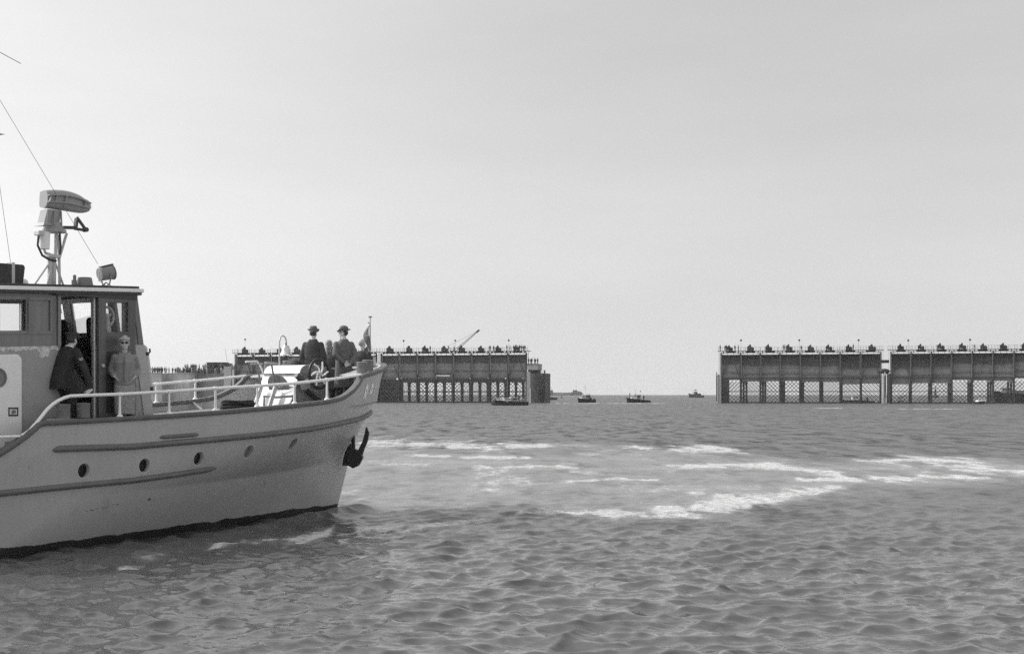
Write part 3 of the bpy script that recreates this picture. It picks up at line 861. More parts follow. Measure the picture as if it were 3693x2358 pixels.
M_rad = mat('radar_grey', .30, .35, var=.08, scale=6, dirt=(.2, .6, .8, 9))
hd = MB(); hd.cyl(Rf(-7.80, 0, 1.06), Rf(-7.80, 0, 1.11), .22, n=28); hd.cyl(Rf(-7.82, 0, 1.11), Rf(-7.84, 0, 1.24), .17, n=28)
hd.build('turntable', M_rad, mast, smooth=30)
MB().cyl(Rf(-8.02, .0, 1.06), Rf(-8.02, 0, .74), .108, .096, n=22).build('motor', M_white, mast)
MB().span(Rf(-8.21, -.06, .99), Rf(-8.09, .1, 1.07)).build('junction_box', M_pale, mast, smooth=0, bevel=.01)
MB().tube([Rf(-8.18, .05, .98), Rf(-8.2, .05, .8), Rf(-8.1, .05, .62), Rf(-7.95, .05, .55), Rf(-7.78, .03, .53)], .022, 10).build('cable', M_dark, mast)
MB().tube([Rf(-7.70, .03, 1.05), Rf(-7.68, .03, .8), Rf(-7.7, .03, .62)], .02, 8).build('cable', M_dark, mast)
# scanner: funnel below, curved reflector above
def Sc(x, y, z):    # scanner axes: x along its length (forward), y depth toward port, z up, tilted a little
    return Rf(-7.80 + x + .05 * z, -y, 1.17 + z - .03 * x)
fu = MB()
fu.loft([[Sc(-.36, -.16, -.02), Sc(.08, -.16, .02), Sc(.08, .14, .02), Sc(-.36, .14, -.02)], [Sc(-.30, -.11, .05), Sc(.04, -.11, .07), Sc(.04, .1, .07), Sc(-.30, .1, .05)],
         [Sc(-.25, -.12, .30), Sc(.06, -.12, .30), Sc(.06, .1, .30), Sc(-.25, .1, .30)]])
fn = fu.build('feed_horn', M_rad, mast, smooth=0, bevel=.01)
for x0, x1 in ((-.29, -.25), (-.13, -.11), (.035, .035)):
    MB().beam(Sc(x0, -.17, .01), Sc(x1, -.135, .28), .02, .03).build('rib', M_rad, fn, smooth=0)
refl = MB(); rings = []
XL, XR = -.27, .80
def contour(x):      # upper and lower edge of the reflector along its length: blunt aft end, rounded forward end
    u = (x - XL) / (XR - XL); e = max(1 - max(0, (u - .60) / .40) ** 2.6, 0.0) ** .42
    mid_ = .475 - .02 * u
    up = .135 + .085 * math.sin(PI * min(1, u * 1.1 + .12)) ** .8; lo = .15 + .02 * u
    return mid_ + up * e, mid_ - lo * e
def depth(x):
    u = (x - XL) / (XR - XL); return .09 + .17 * math.sin(PI * (.18 + .72 * u)) ** .8
xs = [XL + (XR - XL) * (1 - (1 - q) ** 1.7) for q in np.linspace(0, .999, 34)]
for x in xs:
    zt, zb = contour(x); dep = depth(x); ring_ = []; e_ = (zt - zb) / .33
    for a in np.linspace(-PI / 2, PI / 2, 11):
        ring_.append(Sc(x, .06 - dep * (.35 + .65 * max(math.cos(a), 0) ** .6) * min(1, .3 + e_), (zt + zb) / 2 + (zt - zb) / 2 * math.sin(a)))
    for a in np.linspace(PI / 2, -PI / 2, 7)[1:-1]:
        ring_.append(Sc(x, .08 + .03 * math.cos(a), (zt + zb) / 2 + (zt - zb) / 2 * math.sin(a)))
    rings.append(ring_)
rf = refl.loft(rings).build('reflector', M_rad, mast, smooth=50)
for f0 in (.66, .30):
    k = []
    for x in [q for q in xs if q < .70]:
        zt, zb = contour(x); z_ = zb + (zt - zb) * f0; dep = depth(x)
        a_, b_ = Sc(x, .005 - dep, z_), Sc(x, .06 - dep, z_); k.append([a_, a_ + Vector((0, 0, .02)), b_ + Vector((0, 0, .02)), b_])
    MB().loft(k).build('flange', M_rad, rf, smooth=30)
for x in (-.24, -.13, .06, .52):
    zt, zb = contour(x); dep = depth(x)
    MB().beam(Sc(x - .015, .028 - dep, zb + (zt - zb) * .30), Sc(x + .015, .028 - dep, zb + (zt - zb) * .68), .016, .04, (0, 1, 0)).build('rib', M_rad, rf, smooth=0)
m = MB(); m.beam(Sc(.2, 0, .0), Sc(.50, 0, .02), .05, .06); m.beam(Sc(.48, 0, .02), Sc(.50, 0, .2), .05, .07); m.beam(Sc(.50, 0, .22), Sc(.72, 0, .0), .04, .045); m.beam(Sc(.46, 0, .0), Sc(.72, 0, -.01), .04, .05)
m.cyl(Sc(.71, -.05, 0), Sc(.71, .05, 0), .045, n=12)
m.build('bracket_arm', M_dark, mast, smooth=0)

# searchlight
sl = empty('searchlight', (0, 0, 0), 0, boat)
def Sl(x, y, z): return Rf(-6.98 + x * .85, .45 - y, .02 + z * .95)
M_sl = mat('searchlight_grey', .24, .4, var=.1, scale=8)
c0, c1 = Sl(-.17, 0, .27), Sl(.13, -.05, .32)
dv = (c1 - c0)
MB().cyl(c0, c1, .125, .138, n=26).build('lamp_drum', M_sl, sl, bevel=.01)
MB().cyl(c1, c1 + dv * .06, .147, n=26).build('lens_rim', M_sl, sl)
MB().cyl(c1 + dv * .062, c1 + dv * .075, .125, n=26).build('lens', M_portglass, sl)
MB().beam(c0 + Vector((.02, 0, .13)), c1 + Vector((0, 0, .14)), .12, .04).build('vent_cover', M_dark, sl, smooth=0)
m = MB(); mid = (c0 + c1) / 2
for sy in (-1, 1):
    y = sy * .145
    m.tube([mid + Vector((0, y, 0)), mid + Vector((0, y, -.1)), mid + Vector((.01, y * .7, -.2)), mid + Vector((.01, 0, -.25))], .013, 8)
m.cyl(mid + Vector((.01, 0, -.24)), Rf(-6.98, .45, 0) + Vector((.02, 0, 0)), .035, n=12)
m.build('yoke', M_sl, sl)
m = MB()
for q in ((-.2, .1), (.2, .05), (-.05, -.2)): m.cyl(mid + Vector((.01, 0, -.17)), Rf(-6.98 + q[0] * .95, .45 + q[1], 0), .009, n=6)
m.build('tripod', M_dark, sl)
MB().tube([c0 + Vector((0, -.1, .05)), c0 + Vector((-.09, -.1, .05)), c0 + Vector((-.09, -.1, -.14)), c0 + Vector((0, -.1, -.14))], .01, 8).build('handle', M_pale, sl)
# roof ventilator, small siren, dark sign box, globe
MB().cyl(Rf(-7.42, .4, 0), Rf(-7.42, .4, .215), .17, .125, n=26).build('roof_ventilator', M_midgrey, boat, bevel=.01)
m = MB(); m.cyl(Rf(-7.66, .4, 0), Rf(-7.66, .4, .16), .048, n=14); m.cap(Rf(-7.65, .4, .16), Rf(-7.65, .4, .23), .03, .032); m.build('siren', M_midgrey, boat)
MB().tube([Rf(-7.2, .4, .035 + .0) + Vector((.035 * math.cos(a), 0, .035 * math.sin(a))) for a in np.linspace(0, 2 * PI, 17)[:-1]], .012, 8, closed=True).build('lifting_eye', M_white, boat)
poly = [(-10.6, 0), (-8.78, 0)] + [(-8.80 + .06 * math.cos(a), .29 + .06 * math.sin(a)) for a in np.linspace(0, PI / 2, 5)] + [(-10.6, .40)]
sb = MB().prism(poly, .28, .42, lambda u, v, w_: Rf(u, w_, v + .06)).build('sign_box', M_canvas, boat, smooth=0, bevel=.01)
MB().span(Rf(-9.02, .27, .064), Rf(-8.96, .43, .44)).build('strap', M_pale, sb, smooth=0)
MB().cyl(Rf(-9.1, .35, 0), Rf(-9.1, .35, .07), .08, n=16).build('foot', M_dark, sb)
MB().sphere(Rf(-8.62, .2, .09), .09, 18, 12).build('globe_lamp', M_white, boat)
# aerial wires to the mast that stands outside the picture
M_wire = mat('aerial_wire', .10, .5, var=0)
def wire(name, a, b, r=.004):
    MB().tube([a, b], r, 6).build(name, M_wire, boat)
wire('aerial_wire', B(-6.96, .2, 5.17), B(-13.0, .0, 13.15))
wire('aerial_wire', B(-8.99, .35, 5.02), B(-9.75, .35, 9.55))
wire('halyard', B(-8.527, 0, 8.709), B(-13.0, 0, 9.92), .006)
MB().cyl(B(-13.0, 0, 4.3), B(-13.0, 0, 13.3), .07, .04, 10).build('signal_mast', M_pale, boat)
sp_ = empty('signal_pennant', on_boat(-8.85, 0, 7.37), BA); tag(sp_, 'pointed tip of a dark signal pennant at the upper left edge', 'flag')
MB().loft([[Vector((0, -.003, 0)), Vector((-1.3, -.003, .02)), Vector((-1.3, -.003, -.36))], [Vector((0, .003, 0)), Vector((-1.3, .003, .02)), Vector((-1.3, .003, -.36))]]).build('cloth', M_midgrey, sp_, smooth=0)
MB().cyl((-1.3, 0, .6), (-1.3, 0, -1.2), .006, n=6).build('line', M_wire, sp_)

# ------------------------------------------------------------------ deck fittings
def bollard(s, t, z, r=.125, h=.25, pin=True):
    o = MB().lathe([(r * .97, 0), (r, .02), (r, h - .03), (r * 1.04, h - .02), (r * 1.04, h), (r * .9, h + .012), (.01, h + .014)], Matrix.Translation(B(s, t, z)), 26).build('bollard', M_midgrey, boat)
    if pin: MB().tube([B(s - r * .9, t + r * .35, z + h * .62), B(s - r * 1.5, t + r * .5, z + h * .64)], .014, 8).build('pin', M_midgrey, o)
    return o
M_boll = M_midgrey
bollard(-9.02, 1.86, 2.265, .115, .245); bollard(-8.60, 1.86, 2.28, .115, .25)
MB().span(B(-9.25, 1.70, 2.24), B(-8.4, 2.02, 2.268)).build('bollard_base', M_pale, boat, smooth=0)
MB().span(B(-9.2, 1.72, 2.06), B(-8.45, 2.0, 2.24)).build('bollard_base', M_midgrey, boat, smooth=0)
bollard(-.74, 1.42, 3.135, .12, .255); bollard(-.38, 1.28, 3.19, .12, .255)
bollard(-.78, -1.38, 3.13, .12, .30, False); bollard(-.30, -1.25, 3.19, .12, .27, False)
MB().tube([B(.62, .62, 3.36), B(.62, .62, 3.55)], [.035, .03], 12).build('roller_post', M_pale, boat)
MB().span(B(.2, .7, 3.28), B(.42, .9, 3.34)).build('fairlead', M_dark, boat, smooth=0)
MB().tube([B(-1.42, -1.5, 3.43), B(-1.06, -1.5, 3.45), B(-.95, -1.5, 3.34), B(-.85, -1.5, 3.17)], .022, 10).build('bent_pipe', M_white, boat)
js = empty('jackstaff', (0, 0, 0), 0, boat)
MB().cyl(B(1.05, .12, 3.38), B(1.05, .12, 4.50), .018, .013, n=10).build('staff', M_pale, js)
MB().cyl(B(1.05, .12, 4.50), B(1.05, .12, 4.53), .045, n=12).build('truck', M_midgrey, js)

# anchor windlass
wl = empty('windlass', (0, 0, 0), 0, boat)
def Wl(x, y, z): return B(-1.55 + x, .12 + y, 2.40 + z)
for k, (y0, y1) in enumerate(((-.55, -.20), (-.14, .50))):
    pass
prof = [(-.62, 0), (-.30, .74), (-.26, .84), (-.19, .90), (-.08, .93), (.35, .93), (.44, .9), (.48, .8), (.62, 0)]
m = MB().prism(prof, -.62, .46, lambda u, v, w_: Wl(u, w_, v))
m.build('casing', M_white, wl, smooth=30, bevel=.008)
m = MB().prism([(u * 1.0, v) for u, v in prof], .461, .475, lambda u, v, w_: Wl(u, w_, v * .995)); m.build('side_plate', M_midgrey, wl, smooth=0)
m = MB(); m.span(Wl(-.36, -.63, .735), Wl(-.2, .47, .75)); m.build('seam_strip', M_midgrey, wl, smooth=0)
# hand wheel on the starboard side
hc = Wl(.10, .68, .74)
hw_ = MB().tube([hc + Vector((.315 * math.cos(a), 0, .315 * math.sin(a))) for a in np.linspace(0, 2 * PI, 41)[:-1]], .034, 10, closed=True).build('hand_wheel', M_black, wl)
for k in range(6):
    a0 = k * PI / 3 + .3
    pts = []
    for q in np.linspace(0, 1, 8):
        r_ = .045 + .26 * q; a = a0 + .9 * math.sin(q * PI * .55)
        pts.append(hc + Vector((r_ * math.cos(a), -.01 * math.sin(q * PI), r_ * math.sin(a))))
    MB().tube(pts, .019, 8).build('spoke', M_rail, hw_)
m = MB(); m.cyl(hc + Vector((0, .2, 0)), hc + Vector((0, -.05, 0)), .045, n=16); m.cyl(hc + Vector((0, -.05, 0)), hc + Vector((0, -.075, 0)), .026, n=12); m.build('hub', M_pale, hw_)
m = MB(); 
for k in range(2):
    x0, y0 = (-.62, -.42 + k * .44)
    lv = MB(); lv.tube([Wl(x0 + .05, y0, .42), Wl(x0 - .08, y0, .93)], .022, 8); lv.tube([Wl(x0 - .12, y0 - .16, .95), Wl(x0 - .06, y0 + .16, .95)], .018, 8)
    lv.build('lever', M_midgrey, wl)
    MB().beam(Wl(x0 + .04, y0, .45), Wl(x0 - .16, y0, 0), .04, .10, (1, 0, 0)).build('lever_guide', M_pale, wl, smooth=0)
MB().lathe([(.30, -.02), (.30, .02)], Matrix.Translation(Wl(-.46, .0, .45)) @ Euler((0, R(68), 0)).to_matrix().to_4x4(), 28).build('brake_drum', M_midgrey, wl, smooth=30)
m = MB(); m.beam(Wl(-.72, -.2, .24), Wl(-.70, .15, .22), .04, .05); m.beam(Wl(-.70, .15, .22), Wl(-.6, .62, .25), .05, .05); m.cyl(Wl(-.72, -.18, .24), Wl(-.74, -.18, 0), .02); m.cyl(Wl(-.6, .6, .25), Wl(-.52, .62, 0), .018)
m.build('foot_bar', M_midgrey, wl, smooth=0)
MB().box(Wl(-.28, .62, .50), (.22, .1, .2), ry=-.3).build('gear_box', M_midgrey, wl, smooth=0, bevel=.015)
MB().cyl(Wl(-.36, .62, .58), Wl(-.55, .6, .70), .06, n=14).build('motor_end', M_dark, wl)
MB().cyl(Wl(-.75, .5, .43), Wl(-.75, .5, .45), .16, n=22).build('pedal_plate', M_midgrey, wl)
MB().beam(Wl(-.15, .56, .36), Wl(.45, .60, .0), .05, .08).build('dark_strut', M_black, wl, smooth=0)
bp_ = MB().tube([Wl(-.08, -.35, .92), Wl(-.08, -.35, 1.45), Wl(-.05, -.35, 1.55), Wl(.02, -.35, 1.60), Wl(.09, -.35, 1.57), Wl(.13, -.35, 1.50), Wl(.13, -.35, 1.42)], .018, 10).build('bell_post', M_pale, boat)
# the bell hangs from its post
def placed(name, s, t, z, rz=0): return empty(name, on_boat(s, t, z), BA + rz)
bell = placed('ship_bell', -1.55 + .13, .12 - .35, 2.40 + 1.25)
tag(bell, "polished ship's bell hanging from a curved post on the foredeck", 'bell')
MB().lathe([(.145, -.10), (.15, -.085), (.125, -.05), (.10, .0), (.085, .06), (.078, .10), (.06, .125), (.01, .13)], None, 28).build('bell_body', M_brass, bell)
MB().tube([(0, 0, .12), (0, 0, .2)], [.025, .018], 8).build('hanger', M_midgrey, bell)
MB().tube([(0, 0, -.05), (0, 0, -.12)], [.01, .03], 8).build('clapper', M_dark, bell)
# coil of rope on the deck
coil = placed('rope_coil', -3.35, .25, 2.305); tag(coil, 'coil of dark rope lying on the deck behind the handrail', 'rope')
m = MB(); pts = []; g = random.Random(5)
for i in range(240):
    a = i * .21; k = i / 240
    pts.append(((.33 - .05 * math.sin(k * 25)) * math.cos(a), (.31 - .05 * math.cos(k * 19)) * math.sin(a), .03 + .19 * k + .03 * math.sin(a * .93 + 1) + .012 * math.sin(a * 3.1)))
m.tube(pts, .024, 6).build('coil', M_rope, coil)
# pennant on the jackstaff
pen = placed('pennant', 1.05, .12, 4.42); tag(pen, 'limp dark pennant with pale markings hanging from the jackstaff', 'flag')
m = MB(); rows = []
for i in range(15):
    k = i / 14; wdt = .20 * (1 - k * .35) * (.35 + .65 * math.sin(PI * min(k * 1.25 + .12, 1)) )
    rows.append([Vector((-.015 - wdt * q * (.55 + .45 * math.sin(k * 6)), .05 * math.sin(q * 6 + k * 5), -.02 - .85 * k - .10 * q)) for q in np.linspace(0, 1, 7)])
back = [[p + Vector((0, .004, 0)) for p in r_[::-1]] for r_ in rows]
m.loft([a + b_ for a, b_ in zip(rows, back)])
M_flag = mat('pennant_cloth', .2, .8, var=.5, scale=5, dirt=(.5, .56, .60, 5))
m.build('cloth', M_flag, pen, smooth=60)
# stockless anchor in the starboard hawse
an = placed('anchor', .0, .54, 1.42, -BA); tag(an, 'black stockless anchor hauled up under the starboard bow', 'anchor')
m = MB()
m.prism([(-.16, -.34), (.0, -.42), (.14, -.36), (.25, -.18), (.20, -.06), (.10, -.0), (-.06, .06), (-.20, -.06)], -.11, .11, lambda u, v, w_: (u * .9, w_ * 1.1 - .12, v))
m.build('crown', M_black, an, smooth=0, bevel=.02)
def fluke(pts, th):
    rings = []
    for (x, z, wd_) in pts: rings.append([Vector((x - wd_ / 2, -.14 - th, z)), Vector((x + wd_ / 2, -.14 - th, z)), Vector((x + wd_ / 2, -.14 + th, z)), Vector((x - wd_ / 2, -.14 + th, z))])
    return MB().loft(rings).build('fluke', M_black, an, smooth=0, bevel=.012)
fluke([(.13, -.12, .16), (.20, .05, .13), (.27, .20, .12), (.31, .38, .10), (.30, .52, .03)], .05)
fluke([(-.16, -.36, .18), (-.15, -.2, .16), (-.12, -.05, .13), (-.08, .08, .09), (-.05, .15, .03)], .07)
MB().cyl((.0, -.06, -.12), (-.05, .12, .45), .045, n=12).build('shank', M_black, an)

# ------------------------------------------------------------------ people: local x = the person's right, y = the way they face, z up
def finger(m, p, d, n_, ls, r, curl):
    """one finger: chain from p along d, bending toward n_"""
    d = Vector(d).normalized(); n_ = Vector(n_).normalized(); ax = d.cross(n_)
    for i, l in enumerate(ls):
        q = p + d * l; m.cap(p, q, r * (1 - .08 * i), r * (.94 - .08 * i), 7); p = q
        d = Matrix.Rotation(R(curl), 3, ax) @ d
def hand(m, w_, d, n_, side, curl=28, s=1.0):
    """w_ wrist, d direction of the fingers, n_ palm normal, side = direction of the thumb"""
    d = Vector(d).normalized(); n_ = Vector(n_); n_ = (n_ - d * n_.dot(d)).normalized(); sd = d.cross(n_)
    if sd.dot(Vector(side)) < 0: sd = -sd
    for k, (o, l) in enumerate(((.030, .9), (.010, 1.0), (-.010, .94), (-.029, .76))):
        a = w_ + d * .012 * s + sd * o * .7 * s; b_ = w_ + d * .085 * s + sd * o * s
        m.cap(a, b_, .017 * s, .0125 * s, 8)
        finger(m, b_, d + sd * o * 3 + n_ * .25, n_, [.040 * l * s, .026 * l * s, .020 * l * s], .0088 * s, curl)
    t0 = w_ + d * .03 * s + sd * .024 * s
    m.cap(t0, t0 + (d * .45 + sd * .8 + n_ * .2).normalized() * .035 * s, .013 * s, .011 * s, 8)
    finger(m, t0 + (d * .45 + sd * .8 + n_ * .2).normalized() * .035 * s, d * .8 + sd * .45 + n_ * .3, n_, [.030 * s, .025 * s], .0098 * s, 18)

def head(m, c, face, s=1.0, tilt=0):
    """skull, jaw, nose, ears round c, looking along face (unit vector in the person's frame)"""
    f = Vector(face).normalized(); Z = Vector((0, 0, 1)); x = f.cross(Z).normalized()
    M = Matrix((x, f, Z)).transposed().to_4x4(); M = Matrix.Translation(c) @ M @ Matrix.Rotation(tilt, 4, 'X')
    m.sphere((0, -.012 * s, .03 * s), (.076 * s, .096 * s, .092 * s), 18, 12, M)
    m.sphere((0, .02 * s, -.035 * s), (.062 * s, .074 * s, .080 * s), 16, 10, M)
    m.sphere((0, .055 * s, -.088 * s), (.030 * s, .032 * s, .026 * s), 12, 8, M)     # chin
    m.cap(M @ Vector((0, .088 * s, .015 * s)), M @ Vector((0, .106 * s, -.026 * s)), .010 * s, .015 * s, 8)  # nose
    m.cap(M @ Vector((-.020 * s, .086 * s, -.060 * s)), M @ Vector((.020 * s, .086 * s, -.060 * s)), .008 * s, .008 * s, 6)  # lips
    for e in (-1, 1):
        m.sphere((e * .030 * s, .078 * s, .022 * s), (.017 * s, .012 * s, .010 * s), 8, 6, M)
        m.sphere((e * .078 * s, -.012 * s, -.008 * s), (.010 * s, .021 * s, .034 * s), 8, 8, M)
        m.sphere((e * .040 * s, .055 * s, -.022 * s), (.026 * s, .028 * s, .026 * s), 10, 8, M)
    return M

def rings_of(rows, n=22, sq=2.3):
    out = []
    for z, cx, cy, rx, ry in rows:
        r_ = []
        for k in range(n):
            a = 2 * PI * k / n; c, s_ = math.cos(a), math.sin(a)
            r_.append(Vector((cx + rx * math.copysign(abs(c) ** (2 / sq), c), cy + ry * math.copysign(abs(s_) ** (2 / sq), s_), z)))
        out.append(r_)
    return out

def figure(loc, facing, label, parts, name='person', group=None):
    """parts: list of (name, MB, material, voxel, extra label); the first is the body and becomes the person"""
    body = None
    for nm, mb, mt, vx in parts:
        if body is None:
            body = mb.build(name, mt, None, remesh=vx, smoothit=3)
            body.location = loc; body.rotation_euler = (0, 0, facing)
            tag(body, label, 'person', group)
        else:
            mb.build(nm, mt, body, remesh=vx or 0, smoothit=4) if vx else mb.build(nm, mt, body, smooth=50)
    return body
def face_rot(dx, dy): return math.atan2(dy, dx) - PI / 2      # local +y turned to the world direction (dx, dy)

def fedora(M, s=1.0):
    """crown, brim and band as three meshes, placed by M (brim plane = z 0)"""
    cr = MB(); rows = [(0, .092, .112), (.03, .090, .111), (.07, .086, .105), (.10, .078, .095), (.118, .062, .078), (.122, .03, .05)]
    rings = []
    for i, (z, rx, ry) in enumerate(rows):
        r_ = []
        for k in range(24):
            a = 2 * PI * k / 24; x, y = rx * math.cos(a), ry * math.sin(a)
            pinch = 1 - .22 * max(0, math.sin(a)) ** 4 * (z / .12)
            dz = (-.018 * (1 - abs(math.cos(a))) if z > .09 else 0)
            r_.append(M @ Vector((x * pinch * s, y * s, (z + dz) * s)))
        rings.append(r_)
    cr.loft(rings)
    br = MB(); ri = []
    for (k_, dz) in ((.88, .0), (1.0, -.004), (1.22, -.006), (1.42, .004), (1.43, .012), (1.22, .003), (1.0, .006), (.88, .01)):
        r_ = []
        for k in range(32):
            a = 2 * PI * k / 32; x, y = .094 * k_ * math.cos(a), .114 * k_ * math.sin(a)
            up = (.035 * abs(math.cos(a)) ** 2 - .018 * max(0, math.sin(a)) ** 2 + .012 * max(0, -math.sin(a)) ** 2) * max(0, (k_ - .95) / .45)
            r_.append(M @ Vector((x * s, y * s, (dz + up) * s)))
        ri.append(r_)
    br.loft(ri, cap=False)
    bd = MB().loft([[M @ Vector((.0945 * math.cos(2 * PI * k / 24) * s * q, .1145 * math.sin(2 * PI * k / 24) * s * q, z * s)) for k in range(24)] for z, q in ((.004, 1.0), (.036, .985))], cap=False)
    return cr, br, bd

def legs(m, hz, hx, knee, ankle, r=(.085, .058, .045)):
    pass

# --- man in a dark overcoat, back to us
def man_back(loc, rot, label, coat_m, head_dir, arms, tall=1.0):
    b = MB()
    hc = Vector((0, .015, 1.60)); HM = head(b, hc, head_dir)
    b.cap((0, -.01, 1.38), (0, .0, 1.53), .062, .055, 12)
    b.loft(rings_of([(.86, 0, 0, .15, .11), (1.1, 0, 0, .15, .11), (1.3, 0, 0, .17, .11), (1.4, 0, 0, .13, .09)]))
    for sx in (-1, 1):
        b.cap((sx * .09, 0, .9), (sx * .10, .01, .5), .085, .06); b.cap((sx * .10, .01, .5), (sx * .11, -.01, .08), .058, .042)
        A = arms[sx]
        b.cap(A[0], A[1], .048, .042); b.cap(A[1], A[2], .042, .03)
        hand(b, Vector(A[2]), A[3], A[4], A[5], 32)
    c = MB()
    c.loft(rings_of([(.36, 0, -.01, .228, .19), (.60, 0, -.01, .212, .175), (.88, 0, 0, .195, .155), (1.02, 0, 0, .186, .145), (1.18, 0, 0, .196, .148), (1.31, 0, -.005, .196, .138),
                     (1.385, 0, -.01, .165, .115), (1.44, 0, -.01, .105, .09)], 26))
    for sx in (-1, 1):
        A = arms[sx]
        c.sphere((sx * .162, -.005, 1.335), (.078, .080, .072), 14, 10)
        c.cap(A[0], A[1], .070, .064, 14); c.cap(A[1], Vector(A[1]).lerp(Vector(A[2]), .93), .064, .052, 14)
    c.tube([(.075 * math.cos(a), .068 * math.sin(a) - .005, 1.455 + .012 * math.cos(a + PI / 2) * -1) for a in np.linspace(0, 2 * PI, 17)[:-1]], .026, 10, closed=True)
    tr = MB(); sh = MB()
    for sx in (-1, 1):
        tr.cap((sx * .10, .0, .60), (sx * .115, -.01, .09), .085, .075, 14)
        sh.cap((sx * .12, -.05, .045), (sx * .135, .13, .035), .045, .04, 12)
    ha = MB(); ha.sphere((0, -.022, .02), (.080, .088, .085), 16, 10, HM); hair = ha
    HM2 = HM @ Matrix.Translation((0, -.006, .062)) @ Matrix.Rotation(R(-4), 4, 'X')
    cr, br, bd = fedora(HM2, .98)
    o = figure(loc, rot, label, [('body', b, M_skin, .0085), ('overcoat', c, coat_m, .013), ('trousers', tr, M_dark, 0), ('shoe', sh, M_black, 0), ('hair', hair, M_hairdark, 0),
                                 ('hat_crown', cr, M_hat, 0), ('hat_brim', br, M_hat, 0), ('hat_band', bd, M_coatgrey, 0)])
    # lapel, back seam, half belt, pocket flap in the coat's cloth
    return o, HM
# arms: shoulder, elbow, wrist, finger direction, palm normal, thumb side
armsL = {-1: ((-.182, 0, 1.35), (-.255, -.02, 1.08), (-.215, .13, .88), (.1, .5, -1), (1, 0, 0), (0, 1, 0)),
         1: ((.182, 0, 1.35), (.265, -.03, 1.09), (.21, .11, .89), (-.1, .5, -1), (-1, 0, 0), (0, 1, 0))}
rotL = face_rot(.18, 1)
p, _ = man_back(on_boat(-1.02, .22, 2.445), rotL, 'person in a dark overcoat and felt hat, left of the hatted pair at the bow', M_coatdark, (.05, 1, 0), armsL)
MB().span((-.13, -.165, .99), (.13, -.15, 1.055)).build('half_belt', M_coatdark, p, bevel=.006)
armsR = {-1: ((-.182, 0, 1.35), (-.25, -.13, 1.09), (-.07, -.225, .93), (1, -.1, -.35), (0, -1, 0), (0, 0, 1)),
         1: ((.182, 0, 1.35), (.25, -.13, 1.09), (.07, -.235, .90), (-1, -.1, -.35), (0, -1, 0), (0, 0, 1))}
rotR = face_rot(-.42, .9)
lookR = Vector((-.94, .12, 0)); lookl = Matrix.Rotation(-rotR, 3, 'Z') @ lookR
p, HM = man_back(on_boat(-.22, .42, 2.475), rotR, 'person in a grey overcoat, hat and glasses, head turned left, hands clasped behind', M_coatgrey, lookl, armsR)
m = MB()
for e in (-1, 1):
    m.add([HM @ Vector((e * .034 + .026 * math.cos(a), .108, .02 + .02 * math.sin(a))) for a in np.linspace(0, 2 * PI, 13)[:-1]], [tuple(range(12))])
    m.beam(HM @ Vector((e * .06, .10, .022)), HM @ Vector((e * .082, -.01, .025)), .005, .008)
m.build('glasses', M_black, p, smooth=0)
MB().box((-.2, .10, .80), (.02, .15, .05), rz=.5).build('pocket_flap', M_coatgrey, p, smooth=0)

# --- people at the bow beyond the two men: headscarf, a light haired head, a dark jacket
def bust(loc, rot, label, coat_m, hair_m, scarf=False, face=(0, 1, 0), tall=1.0):
    b = MB(); HM = head(b, Vector((0, .01, 1.50)), face, .97)
    b.cap((0, -.01, 1.28), (0, 0, 1.42), .056, .05, 12)
    b.loft(rings_of([(.8, 0, 0, .14, .1), (1.1, 0, 0, .14, .1), (1.3, 0, 0, .12, .08)]))
    for sx in (-1, 1):
        b.cap((sx * .08, 0, .85), (sx * .09, 0, .48), .08, .055); b.cap((sx * .09, 0, .48), (sx * .09, -.01, .08), .055, .04)
        b.cap((sx * .18, 0, 1.26), (sx * .24, -.02, 1.0), .04, .035); b.cap((sx * .24, -.02, 1.0), (sx * .17, .15, .86), .035, .027)
        hand(b, Vector((sx * .17, .15, .86)), (-sx * .5, .6, -.2), (0, .2, -1), (0, 0, 1))
    c = MB(); c.loft(rings_of([(.48, 0, 0, .22, .17), (.8, 0, 0, .2, .15), (1.0, 0, 0, .175, .135), (1.2, 0, 0, .195, .135), (1.30, 0, 0, .15, .1), (1.34, 0, 0, .09, .08)], 24))
    for sx in (-1, 1):
        c.sphere((sx * .165, 0, 1.255), (.07, .07, .06)); c.cap((sx * .18, 0, 1.26), (sx * .24, -.02, 1.0), .066, .058); c.cap((sx * .24, -.02, 1.0), (sx * .18, .14, .87), .058, .048)
    sh = MB(); st = MB()
    for sx in (-1, 1):
        sh.cap((sx * .09, -.05, .04), (sx * .1, .12, .03), .04, .035); st.cap((sx * .09, 0, .5), (sx * .09, -.01, .09), .07, .05)
    ha = MB(); 
    if scarf:
        ha.sphere((0, -.015, .025), (.088, .105, .104), 18, 12, HM); ha.cap(HM @ Vector((0, -.06, -.05)), HM @ Vector((0, -.11, -.26)), .07, .02)
        ha.cap(HM @ Vector((-.05, .02, -.09)), HM @ Vector((.05, .02, -.10)), .03, .03)
    else:
        ha.sphere((0, -.025, .03), (.086, .095, .092), 16, 10, HM)
    return figure(loc, rot, label, [('body', b, M_skin, .01), ('coat', c, coat_m, .014), ('stocking', st, M_dark, 0), ('shoe', sh, M_black, 0), ('headscarf' if scarf else 'hair', ha, M_scarf if scarf else hair_m, .012 if scarf else 0)])
M_coatmid = mat('mid_grey_coat_cloth', .13, .9, var=.25, scale=14, bump=.4, bscale=60)
bust(on_boat(-.15, -.10, 2.32), face_rot(.3, 1), 'person wearing a patterned headscarf standing between the two hatted men', M_coatmid, None, True)
bust(on_boat(.55, .30, 2.36), face_rot(.5, 1), 'person with fair hair mostly hidden beyond the grey overcoat at the bow', M_coatdark, M_hairlight)
